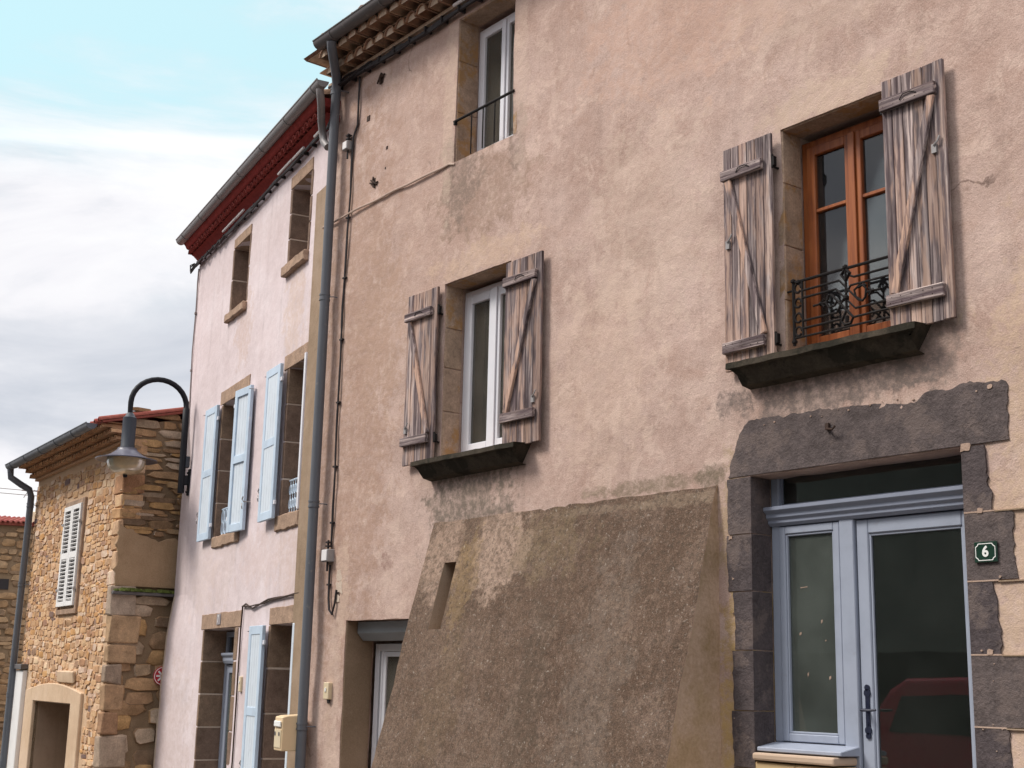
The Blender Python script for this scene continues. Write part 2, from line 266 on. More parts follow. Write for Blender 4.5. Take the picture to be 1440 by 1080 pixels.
# ------------------------------------------------------------------ mesh helpers
class MB:
    def __init__(s): s.v = []; s.f = []; s.mi = []; s.cur = 0
    def mat(s, i): s.cur = i; return s
    def add(s, vs, fs):
        o = len(s.v); s.v += [tuple(p) for p in vs]; s.f += [tuple(o + i for i in f) for f in fs]; s.mi += [s.cur] * len(fs); return s
    def box(s, x0, x1, y0, y1, z0, z1, M4=None, j=0):
        p = [Vector((x, y, z)) for z in (z0, z1) for y in (y0, y1) for x in (x0, x1)]
        if j: p = [q + Vector((rnd.uniform(-j, j), rnd.uniform(-j, j), rnd.uniform(-j, j))) for q in p]
        if M4 is not None: p = [M4 @ q for q in p]
        return s.add(p, [(0, 2, 3, 1), (4, 5, 7, 6), (0, 1, 5, 4), (1, 3, 7, 5), (3, 2, 6, 7), (2, 0, 4, 6)])
    def bar(s, a, b, w, y0, y1):
        """a bar in the facade plane from a to b (x,z), w wide"""
        a = Vector(a); b = Vector(b); d = (b - a).normalized(); n = Vector((-d.y, d.x)) * w / 2
        q = [a - n, b - n, b + n, a + n]
        vs = [(p.x, y, p.y) for y in (y0, y1) for p in q]
        return s.add(vs, [(0, 1, 2, 3), (7, 6, 5, 4), (0, 4, 5, 1), (1, 5, 6, 2), (2, 6, 7, 3), (3, 7, 4, 0)])
    def prism(s, pts, y0, y1):
        """polygon in x,z pushed from y0 to y1"""
        a = sum(pts[i][0] * pts[(i + 1) % len(pts)][1] - pts[(i + 1) % len(pts)][0] * pts[i][1] for i in range(len(pts)))
        if a < 0: pts = pts[::-1]
        n = len(pts); vs = [(x, y0, z) for x, z in pts] + [(x, y1, z) for x, z in pts]
        return s.add(vs, [tuple(range(n)), tuple(range(2 * n - 1, n - 1, -1))] + [(i, n + i, n + (i + 1) % n, (i + 1) % n) for i in range(n)])
    def prismx(s, pts, x0, x1):
        """polygon in y,z pushed from x0 to x1"""
        a = sum(pts[i][0] * pts[(i + 1) % len(pts)][1] - pts[(i + 1) % len(pts)][0] * pts[i][1] for i in range(len(pts)))
        if a < 0: pts = pts[::-1]
        n = len(pts); vs = [(x1, y, z) for y, z in pts] + [(x0, y, z) for y, z in pts]
        return s.add(vs, [tuple(range(n)), tuple(range(2 * n - 1, n - 1, -1))] + [(i, n + i, n + (i + 1) % n, (i + 1) % n) for i in range(n)])
    def tube(s, path, r, n=8, cap=True):
        path = [Vector(p) for p in path]; rs = r if isinstance(r, (list, tuple)) else [r] * len(path); o = len(s.v); ref = None
        for i, p in enumerate(path):
            t = (path[min(i + 1, len(path) - 1)] - path[max(i - 1, 0)]).normalized()
            if ref is None: ref = t.orthogonal().normalized()
            ref = (ref - t * ref.dot(t)).normalized(); bi = t.cross(ref)
            for k in range(n):
                a = 2 * math.pi * k / n; s.v.append(tuple(p + (ref * math.cos(a) + bi * math.sin(a)) * rs[i]))
        for i in range(len(path) - 1):
            for k in range(n):
                a = o + i * n + k; b = o + i * n + (k + 1) % n
                s.f.append((a, b, b + n, a + n)); s.mi.append(s.cur)
        if cap:
            s.f.append(tuple(o + k for k in reversed(range(n)))); s.f.append(tuple(o + (len(path) - 1) * n + k for k in range(n))); s.mi += [s.cur] * 2
        return s
    def lathe(s, prof, c=(0, 0, 0), n=28, cap=True):
        o = len(s.v); c = Vector(c)
        for r, z in prof:
            for k in range(n):
                a = 2 * math.pi * k / n; s.v.append((c.x + r * math.cos(a), c.y + r * math.sin(a), c.z + z))
        for i in range(len(prof) - 1):
            for k in range(n):
                a = o + i * n + k; b = o + i * n + (k + 1) % n
                s.f.append((a, b, b + n, a + n)); s.mi.append(s.cur)
        if cap:
            s.f.append(tuple(o + k for k in reversed(range(n)))); s.f.append(tuple(o + (len(prof) - 1) * n + k for k in range(n))); s.mi += [s.cur] * 2
        return s
    def build(s, name, mats, parent=None, smooth=0, bevel=0, loc=None, seg=1):
        me = bpy.data.meshes.new(name); me.from_pydata(s.v, [], s.f)
        for m in (mats if isinstance(mats, (list, tuple)) else [mats]): me.materials.append(m)
        if any(s.mi): me.polygons.foreach_set('material_index', s.mi)
        me.validate(); me.update()
        if smooth:
            me.polygons.foreach_set('use_smooth', [True] * len(me.polygons)); me.set_sharp_from_angle(angle=R(smooth))
        o = bpy.data.objects.new(name, me); col.objects.link(o)
        if parent: o.parent = parent
        if loc: o.location = loc
        if bevel:
            b = o.modifiers.new('edge', 'BEVEL'); b.width = bevel; b.segments = seg; b.limit_method = 'ANGLE'; b.angle_limit = R(40); b.harden_normals = False
        return o

def thing(name, label, cat, loc=(0, 0, 0), rz=0, group=None):
    o = bpy.data.objects.new(name, None); col.objects.link(o); o.location = loc; o.rotation_euler = (0, 0, rz)
    return tag(o, label, cat, group)
def tag(o, label, cat, group=None):
    o['label'] = label; o['category'] = cat
    if group: o['group'] = group
    return o
def place(o, owner):
    """a top-level object that uses the frame of a house"""
    o.location = owner.location; o.rotation_euler = owner.rotation_euler; return o
def struct(o): o['kind'] = 'structure'; return o

def lines(a, b, marks, step):
    m = sorted(set([a, b] + [q for q in marks if a < q < b])); out = []
    for p, q in zip(m, m[1:]):
        k = max(1, math.ceil((q - p) / step)); out += [p + (q - p) * i / k for i in range(k)]
    return out + [b]

def facade(x0, x1, z0, z1, ops, T, step=.07, amp=.010, seed=0):
    """a wall face at y=0 with openings and reveals T deep, slightly uneven like hand laid render"""
    mb = MB(); xs = lines(x0, x1, [q for o in ops for q in o[:2]], step); zs = lines(z0, z1, [q for o in ops for q in o[2:]], step)
    idx = {}
    def disp(x, y, z):
        p = Vector((x, y + seed, z)); edge = x in (x0, x1)
        dy = noise.noise(p * .9) * amp * 1.6 + noise.noise(p * 3.1) * amp * .8 + noise.noise(p * 11) * amp * .25
        dx = noise.noise(p * 4.5 + Vector((9, 3, 1))) * amp * .7; dz = noise.noise(p * 4.5 + Vector((2, 7, 5))) * amp * .7
        return (x + (0 if edge else dx), y + dy, z + dz)
    def V(i, j):
        if (i, j) not in idx: idx[i, j] = len(mb.v); mb.v.append(disp(xs[i], 0, zs[j]))
        return idx[i, j]
    inside = lambda x, z: any(o[0] < x < o[1] and o[2] < z < o[3] for o in ops)
    for i in range(len(xs) - 1):
        for j in range(len(zs) - 1):
            if not inside((xs[i] + xs[i + 1]) / 2, (zs[j] + zs[j + 1]) / 2):
                mb.f.append((V(i, j), V(i + 1, j), V(i + 1, j + 1), V(i, j + 1))); mb.mi.append(0)
    ny = 4
    for a, b, c, d in ops:
        ia, ib = xs.index(a), xs.index(b); jc, jd = zs.index(c), zs.index(d)
        ring = [(i, jc) for i in range(ia, ib)] + [(ib, j) for j in range(jc, jd)] + [(i, jd) for i in range(ib, ia, -1)] + [(ia, j) for j in range(jd, jc, -1)]
        prev = [V(*q) for q in ring]
        for k in range(1, ny + 1):
            cur = []
            for q in ring: cur.append(len(mb.v)); mb.v.append(disp(xs[q[0]], T * k / ny, zs[q[1]]))
            for t in range(len(ring)):
                u = (t + 1) % len(ring); mb.f.append((prev[t], cur[t], cur[u], prev[u])[::-1]); mb.mi.append(0)
            prev = cur
    xs2 = sorted(set([x0, x1] + [q for o in ops for q in o[:2]])); zs2 = sorted(set([z0, z1] + [q for o in ops for q in o[2:]]))
    for i in range(len(xs2) - 1):
        for j in range(len(zs2) - 1):
            if not inside((xs2[i] + xs2[i + 1]) / 2, (zs2[j] + zs2[j + 1]) / 2):
                a, b, c, d = xs2[i], xs2[i + 1], zs2[j], zs2[j + 1]
                mb.add([(a, T, c), (b, T, c), (b, T, d), (a, T, d)], [(3, 2, 1, 0)])
    return mb

def shell(parent, x0, x1, T, depth, z0, z1, floors, mat):
    """the rest of the house behind its front wall, so that rooms are closed and dark"""
    mb = MB(); t = .3
    mb.box(x0, x0 + t, T, depth, z0, z1); mb.box(x1 - t, x1, T, depth, z0, z1); mb.box(x0 + t, x1 - t, depth - t, depth, z0, z1)
    mb.build('outer_wall', mat, parent)
    fl = MB()
    for z in floors: fl.box(x0 + t, x1 - t, T, depth - t, z, z + .15)
    fl.box(x0 + t, x1 - t, T + 2.6, T + 2.7, z0 + .3, z1 - .3)
    fl.build('inner_floor', M['interior'], parent)

def jag(pts, amp, step=.025, seed=0):
    """pts: (x,z,ragged?) corners; edges leaving a ragged corner are broken up"""
    out = []
    for i, (x, z, rg) in enumerate(pts):
        x2, z2, _ = pts[(i + 1) % len(pts)]; L = math.hypot(x2 - x, z2 - z); n = max(1, int(L / step)) if rg else 1
        nx, nz = -(z2 - z) / L, (x2 - x) / L
        for k in range(n):
            t = k / n; q = Vector((x + (x2 - x) * t, seed, z + (z2 - z) * t))
            d = (noise.noise(q * 6) * 1.2 + noise.noise(q * 19) * .7 + noise.noise(q * 45) * .4) * amp if rg and 0 < k else 0
            out.append((q.x + nx * d, q.z + nz * d))
    return out

def canal_row(mb, xs, y0, y1, zb, r=.092, th=.016, n=8, slope=0., fill=None, rv=.006):
    """half-round roof tiles side by side, their axis along y; fill adds the mortar behind the open end"""
    for x in xs:
        x += rnd.uniform(-rv, rv); dz = rnd.uniform(-rv, rv); e = rnd.uniform(-rv, rv) * 2; rr = r * rnd.uniform(.94, 1.05)
        o = len(mb.v); vs = []
        for (y, z) in ((y0 + e, zb + dz), (y1, zb + dz + slope * (y1 - y0))):
            for q in (rr, rr - th):
                for k in range(n + 1): a = math.pi * k / n; vs.append((x + q * math.cos(a), y, z + q * math.sin(a)))
        m = n + 1; fs = []
        for k in range(n):
            fs += [(k, k + 1, 2 * m + k + 1, 2 * m + k), (m + k + 1, m + k, 3 * m + k, 3 * m + k + 1), (k + 1, k, m + k, m + k + 1)]
        fs += [(0, 2 * m, 3 * m, m), (n, m + n, 3 * m + n, 2 * m + n)]
        mb.add(vs, fs)
        if fill is not None:
            c = mb.cur; mb.mat(1); q = rr - th + .001; yy = y0 + fill + rnd.uniform(-.01, .01)
            pts = [(x + q * math.cos(math.pi * k / n), zb + dz + q * math.sin(math.pi * k / n)) for k in range(m)]
            mb.add([(px, yy, pz) for px, pz in pts], [tuple(reversed(range(m)))]); mb.mat(c)
    return mb

def gutter(mb, x0, x1, y, z, r, n=10, joints=1.0):
    """half-round gutter along x, open above"""
    m = n + 1; vs = []; fs = []
    for x in (x0, x1):
        for q in (r, r - .006):
            for k in range(m): a = math.pi + math.pi * k / n; vs.append((x, y + q * math.cos(a), z + q * math.sin(a)))
    for k in range(n):
        fs += [(k, k + 1, 2 * m + k + 1, 2 * m + k)[::-1], (m + k + 1, m + k, 3 * m + k, 3 * m + k + 1)[::-1]]
    fs += [tuple(range(m)), tuple(reversed(range(2 * m, 3 * m)))]
    fs += [(0, 2 * m, 3 * m, m), (n, m + n, 3 * m + n, 2 * m + n)]
    mb.add(vs, fs); mb.tube([(x0, y - r, z + .004), (x1, y - r, z + .004)], .010, 6)
    x = x0 + .35
    while x < x1:
        a = [(x, y + (r + .004) * math.cos(math.pi + math.pi * k / n), z + (r + .004) * math.sin(math.pi + math.pi * k / n)) for k in range(m)]
        mb.tube(a, .007, 5); x += joints
    return mb

def downpipe(parent, path, r, collars, mat, sleeve=()):
    p = MB().tube(path, r, 14).build('downpipe', mat, parent, 50)
    for c in collars:
        b = MB(); c = Vector(c)
        for dz in (-.028, .028): b.tube([c + Vector((0, 0, dz - .009)), c + Vector((0, 0, dz + .009))], r + .008, 14)
        b.tube([c + Vector((0, 0, -.02)), c + Vector((0, 0, .02))], r + .003, 14)
        b.tube([c + Vector((r * .6, 0, 0)), c + Vector((r * .6 + .06, .06, 0)), c + Vector((r * .6 + .06, .12, 0))], .006, 6)
        b.build('pipe_bracket', mat, p, 50)
    return p

def curtain(parent, x0, x1, y, z0, z1):
    mb = MB(); n = 40; vs = []
    for z in (z0, z1):
        for k in range(n + 1): vs.append((x0 + (x1 - x0) * k / n, y + .02 * math.sin(k * 1.9) + .01 * math.sin(k * .7), z))
    mb.add(vs, [(k, k + 1, n + 2 + k, n + 1 + k) for k in range(n)]); return mb.build('curtain', M['curtain'], parent, 60)

def frame_mb(x0, x1, z0, z1, w, y0, y1, mb=None):
    mb = mb or MB()
    mb.box(x0, x0 + w, y0, y1, z0, z1); mb.box(x1 - w, x1, y0, y1, z0, z1)
    mb.box(x0 + w, x1 - w, y0, y1, z0, z0 + w); mb.box(x0 + w, x1 - w, y0, y1, z1 - w, z1); return mb

def casement(parent, x0, x1, z0, z1, y, mat, gm, fw=.05, sw=.055, bars=(), centre=.05, drape=None, wname='window'):
    """two-leaf window: frame > sashes, panes"""
    f = frame_mb(x0, x1, z0, z1, fw, y, y + .07).build(wname, mat, parent, 0, .004)
    c = (x0 + x1) / 2
    for a, b in ((x0 + fw + .002, c - .002), (c + .002, x1 - fw - .002)):
        s = frame_mb(a, b, z0 + fw + .002, z1 - fw - .002, sw, y - .018, y + .045)
        for zb in bars: s.box(a + sw, b - sw, y - .012, y + .04, zb - .014, zb + .014)
        s.build('sash', mat, f, 0, .005)
        g = MB()
        edges = [z0 + fw + sw] + list(bars) + [z1 - fw - sw]
        for e0, e1 in zip(edges, edges[1:]):
            g.box(a + sw - .005, b - sw + .005, y + .012, y + .016, e0 + .004, e1 - .004)
        g.build('pane', gm, f)
    MB().box(c - centre / 2, c + centre / 2, y - .036, y - .020, z0 + fw, z1 - fw).build('cover_strip', mat, f, 0, .004)
    if drape:
        for a, b in drape: curtain(f, a, b, y + .16, z0 + .03, z1 - .03)
    return f

def board_shutter(parent, x0, x1, z0, z1, y, right, ra, rb, hook_z, n=5, lab=None):
    """a ledged and braced board shutter folded back against the wall: boards > battens, brace, hinges, catch"""
    mb = MB(); w = (x1 - x0) / n
    for k in range(n):
        a = x0 + k * w; top = rnd.uniform(-.002, .002); bot = rnd.uniform(-.004, .004)
        mb.box(a + .0022, a + w - .0022, y - .026 + rnd.uniform(-.002, .002), y, z0 + bot, z1 + top)
    s = mb.build('shutter', M['wood'], parent, 0, .003)
    for zc in (ra, rb):
        bt = MB().box(x0 + .004, x1 - .07 if not right else x1 - .05, y - .066, y - .028, zc - .042, zc + .042, j=.003).mat(1)
        for k in range(n - 1):
            for dz in (-.018, .02): xx = x0 + w * (k + .5) + rnd.uniform(-.01, .01); bt.box(xx - .0045, xx + .0045, y - .0695, y - .06, zc + dz - .0045, zc + dz + .0045)
        bt.build('batten', [M['wood_dark'], M['rust']], s, 0, .004)
    if right: a, b = (x1 - .085, rb - .046), (x0 + .06, ra + .046)
    else: a, b = (x0 + .065, rb - .046), (x1 - .085, ra + .046)
    MB().bar(a, b, .058, y - .058, y - .028).build('brace', M['wood_tan'], s, 0, .005)
    hx = x0 if right else x1
    for zc in (ra, rb):
        h = MB(); h.box(hx - .022, hx + .022, y - .02, y + .012, zc - .035, zc + .035); h.tube([(hx, y - .012, zc - .05), (hx, y - .012, zc + .05)], .011, 8)
        h.tube([(hx, y - .012, zc - .04), (hx, y + .06, zc - .04)], .009, 6)
        h.build('hinge', M['iron'], s, 40)
    st = MB()
    for zc in (rb,):
        x = x0 + (x1 - x0) * .5; st.tube([(x - .07, y - .07, zc - .012), (x - .04, y - .076, zc + .02), (x + .02, y - .074, zc + .022), (x + .06, y - .07, zc + .002)], .0035, 6)
    st.build('pull', M['iron'], s, 40)
    hk = MB(); x = (x0 + .05 if not right else x1 - .085); hk.box(x - .018, x + .018, y - .042, y - .026, hook_z - .05, hook_z + .012)
    hk.tube([(x, y - .045, hook_z), (x + .035, y - .05, hook_z + .02), (x + .05, y - .045, hook_z + .055)], .007, 6)
    hk.build('catch', M['box_grey'], s, 40)
    return s

def sill(parent, x0, x1, z, y0, mold=.12):
    """a thick moulded stone sill: front slab over a sloping belly"""
    prof = [(.02, z), (-y0, z - .012), (-y0 - .002, z - .055), (-y0 + .025, z - .062), (-y0 + .04, z - .085), (-y0 * .45, z - mold - .05), (.02, z - mold - .07)]
    n = 26; mb = MB(); m = len(prof); vs = []
    for i in range(n + 1):
        x = x0 + (x1 - x0) * i / n
        for k, (yy, zz) in enumerate(prof):
            inset = 0 if k in (0, 1, 2) else (.03 if k == 3 else .08 if k == 4 else .13)
            xx = x + (inset if i == 0 else -inset if i == n else 0)
            q = Vector((xx, yy, zz)); amp = .006 if 0 < k < m - 1 else 0
            vs.append((xx + noise.noise(q * 8) * .004, yy + noise.noise(q * 12) * amp, zz + noise.noise(q * 9 + Vector((4, 4, 4))) * amp))
    fs = []; mi = []
    for i in range(n):
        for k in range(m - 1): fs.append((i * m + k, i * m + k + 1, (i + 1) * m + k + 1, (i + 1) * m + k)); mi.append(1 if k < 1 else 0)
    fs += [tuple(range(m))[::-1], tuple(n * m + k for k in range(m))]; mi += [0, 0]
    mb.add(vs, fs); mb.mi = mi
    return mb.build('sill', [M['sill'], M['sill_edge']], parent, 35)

# ------------------------------------------------------------------ MAIN HOUSE (y = 0 is its facade)
H = thing('rendered_house', 'tall brown-pink rendered house with weathered board shutters, sloping buttress and glazed door', 'house')
T = .34
XL, XR = -12.95, -1.0
BW = (-6.23, -5.26, 3.93, 5.65); MW = (-10.52, -9.47, 3.66, 5.41); TW = (-10.44, -9.50, 6.66, 8.22)
DR = (-6.58, -4.825, .35, 3.09); GA = (-12.11, -10.8, .02, 2.18); SLIT = (-10.25, -9.98, 2.01, 2.70)
facade(XL, XR, -.3, 8.32, [BW, MW, TW, DR, GA, SLIT], T, .065, .011).build('wall', M['render'], H, 50)
shell(H, XL + .01, XR, T, 7.5, -.3, 8.5, [-.1, 3.2, 6.2, 8.44], M['render'])

# stone-lined reveals
def reveal(ops, name='reveal_lining', d=.215, mat='reveal', parent=H, n=4, sides=(1, 1, 1)):
    x0, x1, z0, z1 = ops; mb = MB(); t = .012
    hs = [z0] + [z0 + (z1 - z0) * (k + rnd.uniform(-.12, .12)) / n for k in range(1, n)] + [z1]
    for a, b in zip(hs, hs[1:]):
        if sides[0]: mb.box(x0 - .05, x0 + t, .012, d, a + .003, b - .003, j=.002)
        if sides[1]: mb.box(x1 - t, x1 + .05, .012, d, a + .003, b - .003, j=.002)
    if sides[2]: mb.box(x0 + t, x1 - t, .012, d, z1 - t, z1 + .05)
    return mb.build(name, M[mat], parent, 0, .006)
reveal(BW); reveal(MW); reveal(TW, d=.25, n=3)

# top window with its handrail
w = casement(H, TW[0] + .01, TW[1] - .01, TW[2] + .06, TW[3] - .06, .262, M['pvc'], M['glass_pvc'], .05, .06, drape=[(TW[0] + .1, -9.98)])
r = MB().tube([(TW[0] - .02, -.005, 7.10), (TW[1] + .02, -.005, 7.10)], .014, 8)
for x in (-10.16, -9.97, -9.78): r.tube([(x, -.005, 7.10), (x, -.005, 6.67)], .007, 6)
r.box(TW[0] - .012, TW[0] + .012, -.02, .01, 7.06, 7.10)
r.build('handrail', M['iron'], w, 40)
# middle window
w = casement(H, MW[0] + .012, MW[1] - .012, MW[2] + .02, MW[3] - .05, .235, M['pvc'], M['glass_pvc'], .055, .085, centre=.10, drape=[(MW[0] + .1, MW[1] - .1)])
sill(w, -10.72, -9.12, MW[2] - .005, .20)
# big window
w = casement(H, BW[0] + .012, BW[1] - .012, BW[2] + .02, BW[3] - .06, .225, M['varnish'], M['glass'], .055, .07, bars=(5.03,), centre=.055, drape=[(BW[0] + .1, -5.9)])
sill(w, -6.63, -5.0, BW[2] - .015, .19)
# small fallen leaf on the big sill stays out; wrought iron guard
def guard():
    mb = MB(); Y = .03
    def ln(*p, r=.0085): mb.tube([(x, Y, z) for x, z in p], r, 6)
    xr = -5.27
    ln((-6.17, 4.46), (xr, 4.46), r=.011); ln((-6.17, 4.045), (xr, 4.04), r=.008); ln((-6.165, 3.99), (-6.165, 4.48), r=.012); ln((-5.30, 3.99), (-5.30, 4.47), r=.012); ln((-6.085, 4.045), (-6.085, 4.46), r=.009)
    ln((-6.08, 4.385), (-5.755, 4.385), (-5.60, 4.215), (-5.565, 4.20), (-5.54, 4.22), (-5.53, 4.28), (-5.56, 4.31), (-5.60, 4.30))
    ln((-6.08, 4.33), (-5.785, 4.33), (-5.625, 4.16), (-5.31, 4.16))
    ln((-5.86, 4.265), (-5.855, 4.30), (-5.83, 4.30), (-5.68, 4.14), (-5.645, 4.10), (-5.31, 4.10))
    ln((-6.08, 4.16), (-5.785, 4.16), (-5.735, 4.23), (-5.66, 4.33), (-5.31, 4.33)); ln((-6.08, 4.105), (-5.745, 4.105))
    ln((-5.66, 4.40), (-5.63, 4.385), (-5.31, 4.385))
    ln((-5.85, 4.30), (-5.875, 4.25), (-5.85, 4.21), (-5.80, 4.215), (-5.775, 4.25)); ln((-5.565, 4.20), (-5.62, 4.24), (-5.63, 4.29), (-5.56, 4.33), (-5.53, 4.30))
    ln((-5.70, 4.16), (-5.745, 4.09), (-5.72, 4.06), (-5.67, 4.06), (-5.645, 4.10), (-5.70, 4.16), r=.010); ln((-5.70, 4.12), (-5.70, 4.075), r=.014)
    for s, x in ((1, -5.86), (-1, -5.54)):                       # arrow heads
        ln((x, 4.252), (x - s * .07, 4.252), (x - s * .13, 4.25), r=.008); ln((x - s * .03, 4.28), (x - s * .06, 4.255), (x - s * .03, 4.225), r=.008)
        mb.lathe([(.0, -.02), (.016, 0), (0, .02)], (x - s * .065, Y, 4.252), 8, False)
    ln((-5.70, 4.46), (-5.735, 4.42), (-5.70, 4.37), (-5.665, 4.42), (-5.70, 4.46), r=.013); ln((-5.70, 4.47), (-5.70, 4.16), r=.009)
    for zz in (4.41, 4.30, 4.19, 4.09):                           # scrolls in the end posts
        for xc in (-6.125, ):
            ln(*[(xc + .03 * math.cos(a * .7), zz + .034 * math.sin(a * .7)) for a in range(9)], r=.009)
    for p in ((-6.165, 4.47), (-6.12, 4.455), (-5.70, 4.47), (-5.70, 4.25), (-6.165, 4.02)):
        mb.lathe([(0, -.022), (.020, -.008), (.020, .008), (0, .022)], (p[0], Y, p[1]), 10, False)
    mb.tube([(-6.165, Y, 4.40), (-6.24, Y, 4.40)], .008, 6); mb.tube([(-5.30, Y, 4.40), (-5.24, Y, 4.40)], .008, 6)
    return mb.build('window_guard', M['iron'], w, 40)
guard()
# shutters
board_shutter(H, -6.745, -6.265, 3.875, 5.625, -.045, False, 4.05, 5.40, 4.87, 6)
board_shutter(H, -5.272, -4.785, 3.905, 5.67, -.045, True, 4.10, 5.48, 5.08, 6)
board_shutter(H, -11.07, -10.545, 3.655, 5.385, -.045, False, 3.88, 5.15, 4.02, 5)
board_shutter(H, -9.455, -8.93, 3.64, 5.36, -.045, True, 3.90, 5.16, 4.04, 5)

# dark stone surround of the door, render broken away around it
mb = MB()
S = M['basalt']
def st(*p, amp=.02, y0=-.007, y1=.20): mb.prism(jag(p, amp, seed=len(mb.v) * .01), y0, y1)
st((-6.58, 3.50, 1), (-6.70, 3.36, 1), (-6.79, 3.10, 0), (-4.50, 3.10, 1), (-4.50, 3.46, 1), (-4.72, 3.485, 1), (-5.02, 3.48, 1), (-5.16, 3.42, 1), (-5.6, 3.47, 1), (-6.35, 3.50, 1), amp=.022)
zz = [3.092, 2.68, 2.272, 1.86, 1.445, 1.06, .68, .34]
for k in range(7):
    a, b = zz[k] - .004, zz[k + 1] + .004; xl = -6.80 + (.0, -.01, .045, .03, .02, .03, .0)[k]
    st((xl, a, 1), (xl + .01, b, 0), (-6.572, b, 0), (-6.572, a, 0), amp=.014)
zr = [3.092, 2.68, 2.262, 1.825, 1.405, 1.0, .6, .34]
for k, xr in enumerate((-4.655, -4.50, -4.645, -4.30, -4.60, -4.35, -4.6)):
    a, b = zr[k] - .004, zr[k + 1] + .004
    st((-4.834, a, 0), (-4.834, b, 0), (xr + .01, b, 1), (xr, (a + b) / 2, 1), (xr - .02, a, 0), amp=.022)
mb.mat(1)                                                          # pale pointing and crumbs of render left on the stone
for z in zr[1:5]: mb.box(-4.833, -4.62, -.0095, .0, z - .005, z + .004)
def crumb(x, z, s_, k): mb.prism(jag([(x - s_, z - s_ * .7, 1), (x + s_ * .8, z - s_ * .6, 1), (x + s_, z + s_ * .6, 1), (x - s_ * .8, z + s_ * .7, 1)], s_ * .45, s_ * .35, k), -.0125, .0)
for k, (x, z, s_) in enumerate(((-4.80, 3.085, .036), (-4.72, 2.685, .02), (-4.70, 1.84, .02), (-6.77, 2.66, .02))): crumb(x, z, s_, k)
r5 = random.Random(11)
for k in range(26):
    q = r5.random()
    if q < .45: x = r5.uniform(-6.5, -4.55); z = 3.47 - abs(r5.gauss(0, .022)) + (.0 if x < -5.2 else -.02)
    elif q < .6: z = r5.uniform(1.0, 3.0); x = -6.775 + abs(r5.gauss(0, .02))
    elif q < .9: z = r5.uniform(1.0, 3.0); x = -4.66 - abs(r5.gauss(0, .03))
    else: x = r5.uniform(-4.8, -4.6); z = r5.choice(zr[1:5]) + r5.gauss(0, .02)
    crumb(x, z, r5.uniform(.003, .008) if r5.random() < .8 else r5.uniform(.012, .022), 20 + k)
mb.build('door_surround', [S, M['crumb']], H, 0, .004)
# shallow block lines ruled in the render right of the door
mb = MB()
for z in (2.675, 2.255, 1.82, 1.40): mb.box(-4.62, -1.4, -.012, .01, z - .004, z + .004)
mb.build('ruled_joint', M['strip'], H)

# glazed door with side light
dy = .205
d = MB(); gb = M['greyblue']
d.box(-6.57, -6.50, dy, dy + .08, 1.24, 3.09); d.box(-4.90, -4.83, dy, dy + .08, .36, 3.09)
d.box(-5.955, -5.835, dy - .012, dy + .08, .36, 2.745)
df = d.build('door', gb, H, 0, .006)
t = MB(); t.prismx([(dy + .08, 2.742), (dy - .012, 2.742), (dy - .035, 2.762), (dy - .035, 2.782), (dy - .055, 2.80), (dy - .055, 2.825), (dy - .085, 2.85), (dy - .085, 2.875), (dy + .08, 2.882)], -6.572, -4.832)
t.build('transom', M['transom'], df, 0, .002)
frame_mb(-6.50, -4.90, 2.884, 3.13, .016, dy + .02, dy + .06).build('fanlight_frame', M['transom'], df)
MB().box(-6.478, -4.922, dy + .036, dy + .04, 2.902, 3.112).build('fanlight_pane', M['glass_dark'], df)
frame_mb(-6.498, -5.957, 1.245, 2.735, .055, dy - .006, dy + .05).build('sidelight_sash', gb, df, 0, .006)
frame_mb(-6.442, -6.013, 1.301, 2.679, .014, dy + .004, dy + .05).build('glazing_bead', gb, df, 0, .003)
mb = MB().box(-6.432, -6.022, dy + .024, dy + .028, 1.310, 2.670).mat(1)
for k, (x, z, a_, b_) in enumerate(((-6.30, 2.30, .03, .006), (-6.15, 2.06, .006, .014), (-6.34, 1.98, .007, .012), (-6.28, 1.70, .006, .018), (-6.09, 1.68, .008, .014), (-6.12, 1.93, .004, .006))):
    mb.prism(jag([(x - a_, z - b_, 1), (x + a_, z - b_ * .3, 1), (x + a_, z + b_, 1), (x - a_, z + b_ * .4, 1)], .004, .006, k), dy + .021, dy + .0238)
mb.build('sidelight_pane', [M['glass_dusty'], M['crumb']], df)
lf = frame_mb(-5.828, -4.905, .40, 2.735, .098, dy + .012, dy + .06); lf.box(-5.73, -5.003, dy + .012, dy + .06, .498, 1.0)
lf = lf.build('door_leaf', gb, df, 0, .007)
frame_mb(-5.730, -5.003, 1.002, 2.637, .016, dy + .024, dy + .055).build('glazing_bead', gb, df, 0, .003)
MB().box(-5.716, -5.017, dy + .038, dy + .042, 1.016, 2.622).build('door_pane', M['glass_dark'], df)
hd = MB(); hx = -5.775; hy = dy + .004
hd.box(hx - .016, hx + .016, hy, hy + .008, 1.325, 1.605)
for z in (1.31, 1.62, 1.345, 1.585):
    r_ = .020 if z in (1.31, 1.62) else .026
    hd.prism([(hx + r_ * math.cos(a * .524), z + r_ * math.sin(a * .524)) for a in range(12)], hy - .002, hy + .008)
hd.tube([(hx, hy, 1.475), (hx, hy - .055, 1.475)], .010, 8); hd.tube([(hx - .015, hy - .055, 1.476), (hx + .05, hy - .058, 1.474), (hx + .105, hy - .05, 1.478)], [.008, .010, .007], 8)
hd.prism([(hx + .008 * math.cos(a * .785), 1.39 + .014 * math.sin(a * .785)) for a in range(8)], hy - .004, hy + .006)
hd.build('handle', M['handle'], df, 40)
MB().prismx([(dy + .06, 1.242), (dy - .02, 1.236), (.005, 1.205), (.005, 1.178), (dy + .06, 1.175)], -6.565, -5.84).build('sill_board', gb, df, 0, .005)
